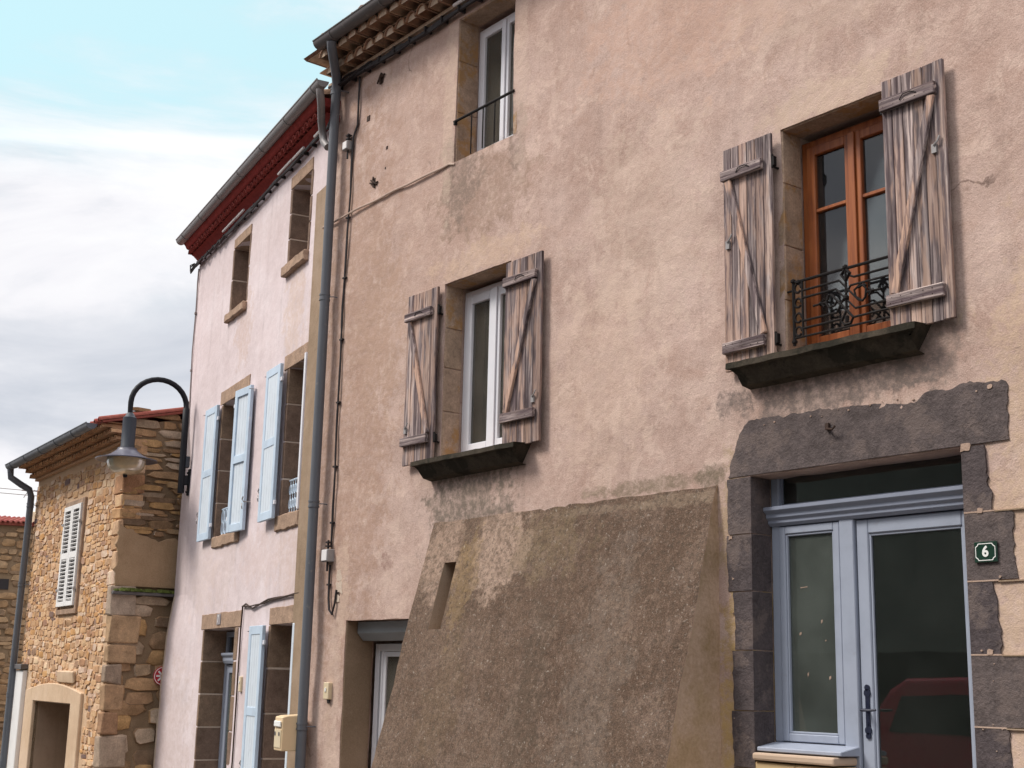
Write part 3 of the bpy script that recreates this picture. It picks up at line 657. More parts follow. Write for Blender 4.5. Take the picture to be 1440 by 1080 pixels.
mb = MB().box(-6.565, -5.86, -.045, dy + .08, 1.115, 1.172, j=.004); mb.build('stone_ledge', M['stonecap'], df, 0, .014, seg=2)
mb = MB()
for k in range(4):
    for q in range(2):
        a = -6.565 + q * .355; mb.box(a, a + .35, -.015, dy + .06, 1.11 - .19 * (k + 1), 1.105 - .19 * k, j=.003)
mb.build('stone_base', M['brickstep'], df, 0, .008)
mb = MB(); mb.box(-5.84, -4.83, -.30, .25, -.02, .17); mb.box(-5.84, -4.83, .0, .25, .172, .345); mb.build('door_step', M['stonecap'], H, 0, .015, seg=2)

# garage opening with roller box, half hidden by the buttress
gw = frame_mb(GA[0] + .06, GA[1], .04, 1.96, .075, .34, .40); gw.box(-11.93, -11.90, .335, .39, .115, 1.885)
gw = gw.build('garage_window', M['pvc'], H, 0, .005)
MB().prismx([(.30, 2.172), (.12, 2.172), (.12, 2.06), (.19, 1.985), (.30, 1.985)], GA[0] + .045, GA[1]).build('roller_box', M['roller'], gw, 0, .004)
frame_mb(-11.90, -11.3, .12, 1.88, .05, .345, .385).build('sash', M['pvc'], gw, 0, .004)
MB().box(-11.85, -11.35, .362, .366, .17, 1.83).build('pane', M['glass_pvc'], gw)
MB().box(-11.80, -11.72, .44, .445, .3, 1.84).build('curtain', M['curtain'], gw)
reveal((GA[0], GA[1], GA[2], GA[3]), d=.33, mat='strip', n=1, sides=(1, 0, 0))

# sloping buttress with a slit
def butt():
    xa, xb, z1 = -10.56, -6.90, 3.06; f = lambda z: -(z1 - z) * .262 - .012
    sl = (-10.21, -10.02, 2.05, 2.66); xs = lines(xa, xb, sl[:2], .07); zs = lines(-.25, z1, sl[2:], .07); mb = MB(); idx = {}
    def V(i, j):
        if (i, j) not in idx:
            x, z = xs[i], zs[j]; p = Vector((x, 0, z)); e = i in (0, len(xs) - 1)
            idx[i, j] = len(mb.v)
            mb.v.append((x + (noise.noise(p * 3) * .012 if not e else noise.noise(p * 2.2) * .018 + noise.noise(p * 9) * .006), f(z) + noise.noise(p * 1.4) * .016 + noise.noise(p * 6) * .008 + noise.noise(p * 17) * .003, z + (noise.noise(p * 5) * .014 if j == len(zs) - 1 else 0)))
        return idx[i, j]
    nx, nz = len(xs) - 1, len(zs) - 1
    for i in range(nx):
        for j in range(nz):
            if not (sl[0] < (xs[i] + xs[i + 1]) / 2 < sl[1] and sl[2] < (zs[j] + zs[j + 1]) / 2 < sl[3]):
                mb.f.append((V(i, j), V(i + 1, j), V(i + 1, j + 1), V(i, j + 1))); mb.mi.append(0)
    # sides, top and foot back to the wall
    def skirt(seq, flip, m):
        o = len(mb.v)
        for q in seq: x, y, z = mb.v[V(*q)]; mb.v.append((x, .03, z))
        for k in range(len(seq) - 1):
            a = (V(*seq[k]), V(*seq[k + 1]), o + k + 1, o + k); mb.f.append(a[::-1] if flip else a); mb.mi.append(m)
    skirt([(0, j) for j in range(nz + 1)], False, 1); skirt([(nx, j) for j in range(nz + 1)], True, 1); skirt([(i, nz) for i in range(nx + 1)], False, 0)
    # slit: reveals running into the mass, dark by depth
    ia, ib, ja, jb = xs.index(sl[0]), xs.index(sl[1]), zs.index(sl[2]), zs.index(sl[3])
    ring = [(i, ja) for i in range(ia, ib)] + [(ib, j) for j in range(ja, jb)] + [(i, jb) for i in range(ib, ia, -1)] + [(ia, j) for j in range(jb, ja, -1)]
    o = len(mb.v)
    for q in ring: x, y, z = mb.v[V(*q)]; mb.v.append((x, .30, z))
    for k in range(len(ring)):
        u = (k + 1) % len(ring); mb.f.append((V(*ring[u]), o + u, o + k, V(*ring[k]))); mb.mi.append(2)
    b = mb.build('buttress', [M['buttress'], M['buttress_side'], M['strip']], H, 50)
    return b
butt()

# eaves: band, two rows of canal tiles, roof, gutter, downpipe
ev = MB().mat(1); ev.box(XL, XR, -.075, .3, 8.322, 8.362); ev.mat(0)
n0 = int((XR - XL) / .205)
xs = [XL + .10 + .205 * k for k in range(n0)]
canal_row(ev, xs[1:], -.23, .1, 8.366, r=.094, fill=.012)
ev.mat(1).box(XL, XR, -.20, .3, 8.462, 8.474).mat(0)
canal_row(ev, [x + .10 for x in xs[1:-1]], -.385, .1, 8.478, r=.094, fill=.012)
ev.mat(1).box(XL, XR, -.36, .3, 8.575, 8.595)
ev.build('eave_cornice', [M['tile'], M['tile_fill']], H, 40)
rf = MB(); sl = math.tan(R(17))
rf.prismx([(-.40, 8.60), (4.0, 8.60 + 4.4 * sl), (8.0, 8.60 + .4 * sl), (7.9, 8.55), (-.36, 8.58)], XL - .04, XR)
canal_row(rf, xs[2:], -.47, 3.9, 8.595, r=.10, slope=sl, th=.02, n=6)
rf.build('roof', M['tile'], H, 40)
gt = gutter(MB(), -12.56, XR, -.44, 8.615, .082).build('gutter', M['oldzinc'], H, 45)
downpipe(H, [(-12.28, -.44, 8.54), (-12.30, -.42, 8.47), (-12.42, -.32, 8.40), (-12.58, -.19, 8.32), (-12.66, -.13, 8.25), (-12.69, -.115, 8.14), (-12.69, -.115, 3), (-12.68, -.115, 0)], .054,
         [(-12.70, -.115, 8.17), (-12.695, -.115, 5.72), (-12.69, -.115, 3.42), (-12.685, -.115, 1.11)], M['zinc'])

# things fixed to the main house
pl = thing('house_number_plate', 'green enamel house number plate reading 6 on dark stone beside the glazed door', 'house number', (-4.688, -.012, 2.432), 0)
a, b = .077, .062
MB().prism([(-a, -b), (a, -b), (a, b), (-a, b)], -.012, .002).build('plate', M['plate'], pl, 0, .003)
def ring_mb(outer, inner, y0, y1):
    mb = MB(); n = len(outer); vs = [(x, y0, z) for x, z in outer] + [(x, y0, z) for x, z in inner]
    mb.add(vs, [(i, (i + 1) % n, n + (i + 1) % n, n + i) for i in range(n)]); return mb
def notch(a, b, c): return [(-a + c, -b), (a - c, -b), (a - c * .6, -b + c * .6), (a, -b + c), (a, b - c), (a - c * .6, b - c * .6), (a - c, b), (-a + c, b), (-a + c * .6, b - c * .6), (-a, b - c), (-a, -b + c), (-a + c * .6, -b + c * .6)]
ring_mb(notch(.068, .052, .020), notch(.0635, .0475, .0195), -.0135, 0).build('border', M['ink'], pl)
def text(body, size, loc, mat, parent, name='numeral', rx=90, rz=0, bold=.0):
    cu = bpy.data.curves.new(name, 'FONT'); cu.body = body; cu.size = size; cu.align_x = 'CENTER'; cu.align_y = 'CENTER'; cu.extrude = .0008; cu.offset = bold
    tmp = bpy.data.objects.new(name + '_src', cu); col.objects.link(tmp)
    me = bpy.data.meshes.new_from_object(tmp.evaluated_get(bpy.context.evaluated_depsgraph_get())); bpy.data.objects.remove(tmp)
    o = bpy.data.objects.new(name, me); col.objects.link(o); me.materials.clear(); me.materials.append(mat); o.location = loc; o.rotation_euler = (R(rx), 0, R(rz)); o.parent = parent; return o
text('6', .088, (0, -.0145, 0), M['ink'], pl, bold=.0028)
h = MB(); h.tube([(0, .02, 0), (0, -.05, 0)], .008, 6); h.tube([(0, -.05, 0), (.055, -.055, -.01), (.075, -.05, .012)], .008, 6); h.box(-.028, .0, -.03, .0, -.002, .045)
o = h.build('wall_hook', M['rust'], None, 40, loc=(-5.84, 0, 3.335)); tag(o, 'small rusted iron hook in the dark lintel above the glazed door', 'hook')
def anchor(x, z, label, k):
    rr = random.Random(k); mb = MB()
    for q in range(3):
        a = rr.uniform(0, 3.1); L = rr.uniform(.05, .085); mb.tube([(-L * math.cos(a), -.012, -L * math.sin(a)), (0, -.03, rr.uniform(-.02, .02)), (L * math.cos(a), -.010, L * math.sin(a))], rr.uniform(.009, .015), 6)
    mb.prism(jag([(-.03, -.05, 1), (.03, -.045, 1), (.035, .05, 1), (-.025, .055, 1)], .014, .012, k), -.006, .02)
    o = mb.build('wall_anchor', M['rust'], None, 40, loc=(x, 0, z)); tag(o, label, 'wall anchor', 'rusted iron stubs in the brown render')
anchor(-11.89, 8.08, 'rusted iron stub in the brown render close below the tiled eaves', 1)
anchor(-11.94, 6.88, 'rusted iron stub in the brown render just above the tan conduit', 2)
def small_hole(x, z, k, s):
    MB().prism(jag([(x - s, z - s, 1), (x + s, z - s, 1), (x + s, z + s * 1.2, 1), (x - s, z + s, 1)], .012, .01, k), -.010, .01).build('chipped_hole', M['rust'], H)
small_hole(-12.13, 7.69, 3, .028); small_hole(-11.71, 7.21, 4, .016); small_hole(-11.72, 6.98, 5, .012)

def wob(pts, amp, k, step=.12):
    out = []; rr = k * 3.7
    for p, q in zip(pts, pts[1:]):
        p, q = Vector(p), Vector(q); n = max(1, int((q - p).length / step))
        for i in range(n):
            v = p.lerp(q, i / n); w_ = v * 2.3 + Vector((rr, rr, rr)); out.append(v + Vector((noise.noise(w_), noise.noise(w_ + Vector((5, 1, 8))) * .4, noise.noise(w_ + Vector((1, 9, 2))))) * amp)
    return out + [Vector(pts[-1])]
mb = MB()
for k in range(4):
    mb.tube(wob([(-12.9, -.05 - .012 * k, 8.26 + .012 * k), (-11.6, -.06, 8.275 - .01 * k), (-9.0, -.06, 8.285), (XR, -.06, 8.29)], .035, k), .016 + .004 * (k % 2), 6)
for k in range(26): x = -12.75 + k * .3; mb.box(x, x + .02, -.092, .0, 8.245, 8.31)
for k in range(3): mb.tube(wob([(-12.8 + .1 * k, -.1, 8.34), (-12.62, -.12, 8.22), (-12.3 + .15 * k, -.08, 8.31)], .06, k + 9, .05), .012, 6)
mb.mat(1)
for a, b in ((-10.40, -10.0), (-9.96, -9.5)): mb.tube([(a, -.098, 8.325), (b, -.098, 8.332)], .019, 8)
o = mb.build('eaves_cable', [M['cable'], M['white_sleeve']], None, 40); tag(o, 'black cable bundle with white sleeves clipped under the brown house eaves', 'cable')
mb = MB()
for k in range(2): mb.tube(wob([(-12.33 - .012 * k, -.02, 8.26), (-12.33, -.02, 7.68), (-12.40, -.025, 7.55), (-12.45, -.022, 5.6), (-12.44, -.022, 2.95)], .018, k + 3, .2), .0105, 6)
mb.tube(wob([(-12.44, -.025, 2.76), (-12.43, -.025, 2.42), (-12.40, -.03, 2.30), (-12.34, -.03, 2.25), (-12.30, -.025, 2.36), (-12.29, -.02, 2.5)], .006, 8), .012, 6)
for z in (6.6, 5.9, 5.2, 4.5, 3.8, 3.2, 2.55): mb.box(-12.475, -12.415, -.034, 0, z, z + .018)
o = mb.build('power_cable', M['cable'], None, 40); tag(o, 'black twisted power cable running down beside the grey downpipe', 'cable')
def jbox(x, z, s, label, k):
    t = thing('junction_box', label, 'junction box', (x, -.02, z), 0, 'junction boxes on the power cable')
    MB().box(-s, s, -.07, .02, -s * 1.05, s * 1.05).build('case', M['box_grey'], t, 0, .006)
    MB().box(-s * .86, s * .86, -.078, -.071, -s * .9, s * .9).build('lid', M['white_sleeve'], t, 0, .004)
    g = MB(); g.tube([(0, -.03, s), (0, -.03, s + .10)], .012, 6)
    for z_ in (.03, .07): g.box(-.028, .028, -.05, 0, s + z_, s + z_ + .016)
    g.build('gland', M['cable'], t, 40); MB().tube([(.0, -.03, -s), (.0, -.03, -s - .1)], .012, 6).build('gland', M['cable'], t, 40)
jbox(-12.47, 7.455, .05, 'small grey junction box high on the cable below the brown house eaves', 0)
jbox(-12.45, 2.86, .062, 'grey junction box low on the cable, level with the buttress top', 1)
mb = MB().tube(wob([(-12.98, -.03, 6.625), (-12.62, -.03, 6.64), (-11.5, -.022, 6.66), (-10.62, -.02, 6.655), (-10.50, -.02, 6.66), (-10.42, -.01, 6.635)], .012, 5), .012, 6)
o = mb.build('conduit', M['cable_tan'], None, 40); tag(o, 'thin tan conduit running from the downpipe to the top window', 'conduit')
t = thing('switch_box', 'cream plastic switch box on brown render between downpipe and garage opening', 'switch box', (-12.36, 0, 1.475))
MB().box(-.052, .052, -.045, .01, -.085, .085).build('case', M['box_cream'], t, 0, .006); MB().box(-.014, .014, -.054, -.046, -.01, .03).build('button', M['ink'], t, 0, .003); MB().tube([(.02, -.02, -.085), (.03, -.02, -.12)], .016, 6).build('gland', M['cable'], t, 40)
mb = MB()                                                          # broken render beside the cable end
for (x, z, s_) in ((-12.26, 2.66, .05), (-12.25, 2.52, .065), (-12.28, 2.42, .05)):
    mb.prism(jag([(x - s_, z - s_, 1), (x + s_, z - s_, 1), (x + s_, z + s_, 1), (x - s_, z + s_, 1)], .03, .02, z), -.012, .01)
mb.build('broken_patch', M['mortar_pale'], H)
small_hole(-12.25, 2.78, 6, .035); small_hole(-12.27, 2.45, 7, .022)

# ------------------------------------------------------------------ PINK HOUSE (own frame: x = -u, y into the house)
P = thing('pink_house', 'narrow pale pink rendered house with light blue shutters and dark red eaves', 'house', (-12.95, 0, 0), R(-10.8))
U = 6.02
UW1 = (-3.95, -3.17, 6.52, 7.48); UW2 = (-1.37, -.63, 6.53, 7.54); W1 = (-4.0, -2.95, 3.42, 5.25); W2 = (-1.08, -.42, 3.43, 5.19); PD = (-4.17, -2.65, -.3, 2.2); W0 = (-1.22, -.30, .2, 2.185)
facade(-U, .0, -1.6, 7.86, [UW1, UW2, W1, W2, PD, W0], .42, .07, .006, 3).build('wall', M['pink'], P, 50)
shell(P, -U, -.02, .42, 6.5, -1.6, 8.0, [-1.0, 2.7, 5.7, 7.9], M['pink'])
def dressed(op, lint, sl=None, d=.36, n=4, lj=0, rj=0):
    """brown dressed stones: lintel on the face, blocks lining the jambs with pale joints between"""
    x0, x1, z0, z1 = op; f = MB(); f2 = MB(); t = .02
    hs = [z0] + [z0 + (z1 - z0) * (k + rnd.uniform(-.06, .06)) / n for k in range(1, n)] + [z1]
    for a, b in zip(hs, hs[1:]):
        f.box(x0 - max(.05, lj), x0 + t, -.006, d, a + .008, b - .008, j=.004); f2.box(x1 - t, x1 + max(.05, rj), -.006, d, a + .008, b - .008, j=.004)
    w_ = f.build('stone_jamb', M['brownstone'], P, 0, .006); f2.build('stone_jamb', M['brownstone'], P, 0, .006)
    lx0, lx1, lz = lint
    MB().prism(jag([(lx0, z1, 0), (lx1, z1, 1), (lx1, lz, 1), (lx0, lz, 1)], .007, .05, x0), -.010, d).build('lintel', M['lintelstone'], w_, 0, .005)
    m = MB().box(x0 + .005, x0 + .014, .0, d - .01, z0, z1); m.build('mortar_joint', M['mortar_pale'], w_)
    if sl:
        a, b, c, pr = sl; MB().prism(jag([(a, z0 - c, 1), (b, z0 - c, 1), (b, z0, 1), (a, z0, 1)], .012, .06, a), -pr, .2).build('sill', M['lintelstone'], w_, 0, .012)
    return w_
dressed(UW1, (-3.96, -3.14, 7.62), (-4.02, -3.12, .12, .07), n=2); dressed(UW2, (-1.42, -.60, 7.70), (-1.45, -.58, .13, .07), n=3)
dressed(W1, (-4.12, -2.72, 5.44), (-4.02, -2.76, .15, .03), n=4); dressed(W2, (-1.26, -.40, 5.37), (-1.22, -.36, .18, .03), n=4)
dressed(PD, (-4.30, -2.40, 2.40), n=6, rj=.13, d=.40); dressed(W0, (-1.25, .1, 2.38), n=4, d=.36)
for op in (UW1, UW2, W1, W2, W0): casement(P, op[0] + .025, op[1] - .025, op[2] + .01, op[3] - .03, .31, M['pvc'], M['glass'], .05, .05)
# door of the pink house
f = frame_mb(PD[0] + .03, PD[1] - .03, -.28, 2.18, .07, .30, .36); f.prismx([(.36, 1.76), (.27, 1.76), (.25, 1.80), (.25, 1.84), (.22, 1.87), (.22, 1.90), (.36, 1.90)], PD[0] + .1, PD[1] - .1)
f = f.build('door', M['greyblue'], P, 0, .006)
MB().box(PD[0] + .1, PD[1] - .1, .33, .334, 1.91, 2.10).build('fanlight_pane', M['glass'], f)
l = frame_mb(PD[0] + .11, PD[1] - .11, -.27, 1.75, .11, .31, .35); l.box(-3.46, -3.36, .305, .35, -.16, 1.64); l.build('door_leaf', M['greyblue'], f, 0, .006)
MB().box(PD[0] + .22, PD[1] - .22, .33, .334, -.16, 1.64).build('door_pane', M['glass_dusty'], f)

def panel_shutter(hx, w_, z0, z1, o0, o1, left):
    """framed blue shutter, hinged at hx, folded back: frame > panel, hinge. o = distance off the wall at hinge and free edge"""
    s = -1 if left else 1; ang = math.atan2(o0 - o1, w_) * (1 if True else 1); th = .042
    mt = Matrix.Translation((hx, -o0, 0)) @ Matrix.Rotation(math.atan2(o0 - o1, w_) if not left else math.pi - math.atan2(o0 - o1, w_), 4, 'Z')
    y0, y1 = (-th, 0) if not left else (0, th)
    mb = MB(); st_ = .085
    for a, b, c, d_ in ((0, st_, z0, z1), (w_ - st_, w_, z0, z1), (st_, w_ - st_, z0, z0 + .10), (st_, w_ - st_, z1 - .10, z1), (st_, w_ - st_, (z0 + z1) / 2 - .05, (z0 + z1) / 2 + .05)):
        mb.box(a, b, y0, y1, c, d_, mt)
    sh = mb.build('shutter', M['blue'], P, 0, .004)
    p = MB(); k = 4; ww = (w_ - 2 * st_) / k
    for q in range(k): p.box(st_ + q * ww + .002, st_ + (q + 1) * ww - .002, y0 * .35 + y1 * .65 - .008, y0 * .35 + y1 * .65 + .008, z0 + .09, z1 - .09, mt)
    p.build('panel', M['blue_panel'], sh, 0, .003)
    for z in (z0 + .16, z1 - .22): MB().box(-.05, .03, y0 * .5 + y1 * .5 - .012, y0 * .5 + y1 * .5 + .012, z, z + .05, mt).build('hinge', M['pvc'], sh, 0, .003)
    st2 = MB()
    if w_ > .4:
        zc = z0 + .35; fo = mt @ Vector((w_ + .03, 0, zc)); x, y, z = fo
        st2.tube([(x, .02, z), (x, -.09, z), (x - .02, -.10, z + .03), (x + .02, -.10, z + .06)], .008, 6); st2.tube([(x - .02, -.1, z - .02), (x + .02, -.11, z - .06), (x, -.1, z - .09), (x - .02, -.1, z - .06)], .007, 6)
        st2.tube([(x, -.005, z1 - .06), (x, -.11, z1 - .06)], .006, 6)
        st2.build('catch', M['box_grey'], sh, 40)
    return sh
panel_shutter(-4.03, .55, 3.40, 5.25, .035, .05, True); panel_shutter(-2.93, .53, 3.38, 5.23, .09, .035, False)
panel_shutter(-1.11, .56, 3.40, 5.25, .06, .06, True); MB().box(-.425, -.372, -.035, -.012, 3.44, 5.24).build('window_trim', M['pvc'], P, 0, .004)
panel_shutter(-1.22, .50, .24, 2.18, .05, .06, True); MB().box(-.31, -.245, -.035, -.012, .24, 2.18).build('window_trim', M['blue_panel'], P, 0, .004)
def lace(x0, x1, z0, z1, y):
    mb = MB(); mb.tube([(x0, y, z1), (x1, y, z1)], .012, 6); mb.tube([(x0, y, z0), (x1, y, z0)], .009, 6)
    k = 7
    for i in range(k):
        x = x0 + (x1 - x0) * (i + .5) / k; r_ = (x1 - x0) / k * .5
        for zc in (z0 + (z1 - z0) * .3, z0 + (z1 - z0) * .72): mb.tube([(x + r_ * math.cos(a * .7), y, zc + r_ * 1.3 * math.sin(a * .7)) for a in range(10)], .008, 5)
        mb.tube([(x, y, z0), (x, y, z1)], .006, 5)
    return mb.build('window_guard', M['blue'], P, 40)
lace(W1[0] + .03, W1[1] - .03, 3.44, 3.80, .08); lace(W2[0] + .03, W2[1] - .03, 3.45, 3.84, .08)
# brown render pilaster at the joint with the main house
MB().box(-.335, .06, -.03, .1, -.6, 7.14, j=.006).build('pilaster', M['strip'], P, 0, .012)
# eaves painted dark red
ev = MB().mat(1); ev.prismx([(.3, 7.862), (-.03, 7.862), (-.05, 7.885), (-.10, 7.93), (-.13, 7.945), (.3, 7.945)], -U, .17); ev.mat(0)
xs = [-U + .08 + .15 * k for k in range(int((U + .02) / .15))]
canal_row(ev, xs, -.195, .1, 7.948, r=.068, fill=.03, rv=.003)
ev.mat(1).prismx([(.3, 8.018), (-.19, 8.018), (-.215, 8.03), (-.235, 8.07), (-.26, 8.10), (-.26, 8.122), (.3, 8.122)], -U, .17)
ev.build('eave_cornice', [M['eave_red'], M['eave_red_fill']], P, 40)
rf = MB(); rf.prismx([(-.26, 8.125), (3.6, 8.125 + 3.86 * sl), (6.6, 8.3), (6.6, 8.1), (-.24, 8.11)], -U - .06, .05)
canal_row(rf, [-U + .08 + .2 * k for k in range(31)], -.30, 3.5, 8.13, r=.095, slope=sl, th=.02, n=6)
rf.build('roof', M['tile'], P, 40)
gutter(MB(), -U - .06, .50, -.30, 8.165, .072).build('gutter', M['palezinc'], P, 45)
dp = MB().tube([(.40, -.30, 8.10), (.40, -.29, 8.04), (.30, -.24, 7.96), (.12, -.17, 7.86), (.03, -.12, 7.76), (.04, -.10, 7.64), (.14, -.08, 7.54)], .045, 12).build('swan_neck', M['palezinc'], P, 50)
wb = MB(); zs_ = [2.72 - k * .12 for k in range(36)]; bo = lambda z: .004 + .115 * (1 - math.exp(-1.5 * max(0, 2.72 - z))) * (1.0 + .12 * noise.noise(Vector((z * 3, 1, 2))))
wb.v = [q for z in zs_ for q in ((-U + .01 * noise.noise(Vector((z * 7, 3, 1))), .02, z), (-U + .01 * noise.noise(Vector((z * 7, 3, 1))), -bo(z), z), (-U + .10 + .05 * noise.noise(Vector((z * 5, 5, 5))), -bo(z) - .003, z), (-4.45, .005, z))]
for k in range(35):
    for q in range(3): wb.f.append((4 * k + q, 4 * k + 4 + q, 4 * k + 5 + q, 4 * k + 1 + q)); wb.mi.append((1, 1, 0)[q])
wb.build('wall_foot', [M['pink'], M['mortar_pale']], P, 40)

mb = MB()
for k in range(4): mb.tube(wob([(-U - .03, -.05, 7.78 + .01 * k), (-4, -.05, 7.80 - .012 * k), (-2, -.055, 7.81), (.05, -.06, 7.83), (.12, -.05, 7.9)], .034, k + 20), .015 + .004 * (k % 2), 6)
for k in range(21): x = -U + .1 + k * .3; mb.box(x, x + .014, -.07, 0, 7.785, 7.828)
for k in range(4): mb.tube(wob([(-U - .02, -.06, 7.82), (-U - .05, -.12, 7.70 + .03 * k), (-U + .02, -.12, 7.66), (-U + .08, -.05, 7.8)], .04, k + 30, .05), .010, 6)
for k in range(5): mb.tube(wob([(-U + .2 + .3 * k, -.06, 7.79), (-U + .35 + .3 * k, -.08, 7.74), (-U + .55 + .3 * k, -.06, 7.8)], .03, k + 40, .05), .014, 6)
mb.mat(1)
for a, b in ((-4.35, -3.7), (-3.66, -3.3), (-1.75, -1.2), (-1.16, -.75), (-.35, -.1)): mb.tube([(a, -.088, 7.845), (b, -.088, 7.85)], .017, 8)
o = place(mb.build('eaves_cable', [M['cable'], M['white_sleeve']], None, 40), P); tag(o, 'black cable bundle with white sleeves clipped under the dark red eaves', 'cable')
mb = MB().tube(wob([(-U + .06, -.015, 7.72), (-U + .05, -.015, 6.4), (-U + .16, -.015, 5.2), (-U + .40, -.02, 4.62)], .02, 50, .2), .011, 6)
for z in (7.0, 6.1, 5.6): mb.box(-U + .04, -U + .09, -.03, 0, z, z + .03)
o = place(mb.build('lamp_cable', M['cable_grey'], None, 40), P); tag(o, 'thin grey cable down the outer edge of the pink house to the street lamp', 'cable')
mb = MB().tube(wob([(-2.36, -.02, .2), (-2.36, -.02, 2.18), (-2.34, -.02, 2.36), (-2.34, -.02, 2.43), (-2.2, -.02, 2.46), (-1.9, -.025, 2.40), (-1.3, -.02, 2.48), (-.2, -.02, 2.50), (.15, -.02, 2.50)], .012, 60), .011, 6)
mb.tube(wob([(-2.34, -.02, 2.43), (-1.95, -.03, 2.42), (-1.3, -.025, 2.46), (-.2, -.02, 2.49)], .02, 61), .009, 6)
o = place(mb.build('door_cable', M['rust'], None, 40), P); tag(o, 'brown cable looping above the blue ground floor shutter beside the door', 'cable')
t = place(thing('house_number_tile', 'small pale number tile reading 7 in the stone lintel of the narrow door', 'house number'), P)
MB().prism([(-3.50, 2.245), (-3.33, 2.245), (-3.33, 2.385), (-3.50, 2.385)], -.022, -.008).build('tile', M['greynum'], t, 0, .004)
text('7', .13, (-3.42, -.0245, 2.315), M['ink'], t, bold=.002)
t = place(thing('door_bell', 'small cream bell push on pink render between the narrow door and blue shutter', 'door bell'), P)
MB().box(-2.27, -2.19, -.03, .01, 1.42, 1.60).build('case', M['box_cream'], t, 0, .006); MB().box(-2.245, -2.215, -.038, -.031, 1.52, 1.55).build('button', M['ink'], t, 0, .003)
# mailbox, its narrow front to the street
t = place(thing('mailbox', 'cream metal letter box hung beside the blue ground floor shutter', 'mailbox'), P)
mx0, mx1, mo0, mo1, mz0, mz1 = .02, .27, -.02, -.27, .86, 1.215
MB().prismx([(mo0, mz0), (mo1, mz0), (mo1, mz1 - .015), (mo1 + .06, mz1), (mo0, mz1 + .012)], mx0, mx1).build('case', M['mailbox'], t, 0, .008)
MB().box(mx0 + .02, mx1 - .02, mo1 - .02, mo1 - .003, mz1 - .115, mz1 - .055).build('flap', M['ink'], t, 0, .006)
MB().box(mx0 + .02, mx1 - .02, mo1 - .008, mo1 - .002, mz0 + .03, mz1 - .14).build('front_door', M['box_cream'], t, 0, .003)
m = MB()
for x in (.07, .20): m.prism([(x + .022 * math.cos(a * .628), 1.03 + .022 * math.sin(a * .628)) for a in range(10)], mo1 - .012, mo1 - .007)
m.build('lock', M['oldzinc'], t)
# street lamp on a swan-neck arm, standing square off the pink wall
L = thing('street_lamp', 'dark swan-neck street lamp with bell shade bracketed to the pink house edge', 'street lamp', P.matrix_basis @ Vector((-5.62, 0, 0)), R(-10.8))
ov = .93
arc = [(0, -.115, 4.20), (0, -.12, 5.0), (0, -.125, 5.45)] + [(0, -.53 + .405 * math.cos(R(a)), 5.46 + .385 * math.sin(R(a))) for a in range(0, 181, 12)] + [(0, -ov - .005, 5.38), (0, -ov, 5.22)]
MB().tube(arc, [.048] * 3 + [.040] * (len(arc) - 5) + [.038, .036], 14).build('arm', M['lampblack'], L, 50)
b = MB().box(-.05, .05, -.022, .01, 4.17, 4.56); b.box(-.03, .03, -.13, -.02, 4.32, 4.46)
for z in (4.22, 4.50): b.tube([(0, -.02, z), (0, -.045, z)], .018, 8)
b.build('wall_bracket', M['lampblack'], L, 0, .006)
MB().box(-.035, .05, -.085, -.024, 4.575, 4.74).build('fuse_box', M['lamp'], L, 0, .006)
MB().lathe([(.036, .53), (.050, .52), (.075, .47), (.098, .455), (.098, .03), (.104, .02), (.104, 0)], (0, -ov, 4.775), 24).build('lamp_head', M['lamp'], L, 40)
MB().lathe([(.10, .0), (.135, -.005), (.14, -.03), (.17, -.055), (.235, -.105), (.36, -.158), (.435, -.172), (.435, -.185), (.36, -.172), (.20, -.12), (.10, -.04)], (0, -ov, 4.785), 40, False).build('lamp_shade', M['shade'], L, 40)
MB().lathe([(.275, .0), (.272, -.06), (.25, -.13), (.20, -.185), (.12, -.215), (.03, -.225)], (0, -ov, 4.622), 32).build('diffuser', M['diffuser'], L, 60)
MB().lathe([(.03, .01), (.034, -.02), (.02, -.04)], (0, -ov, 4.395), 12).build('drain_cap', M['lampblack'], L, 40)

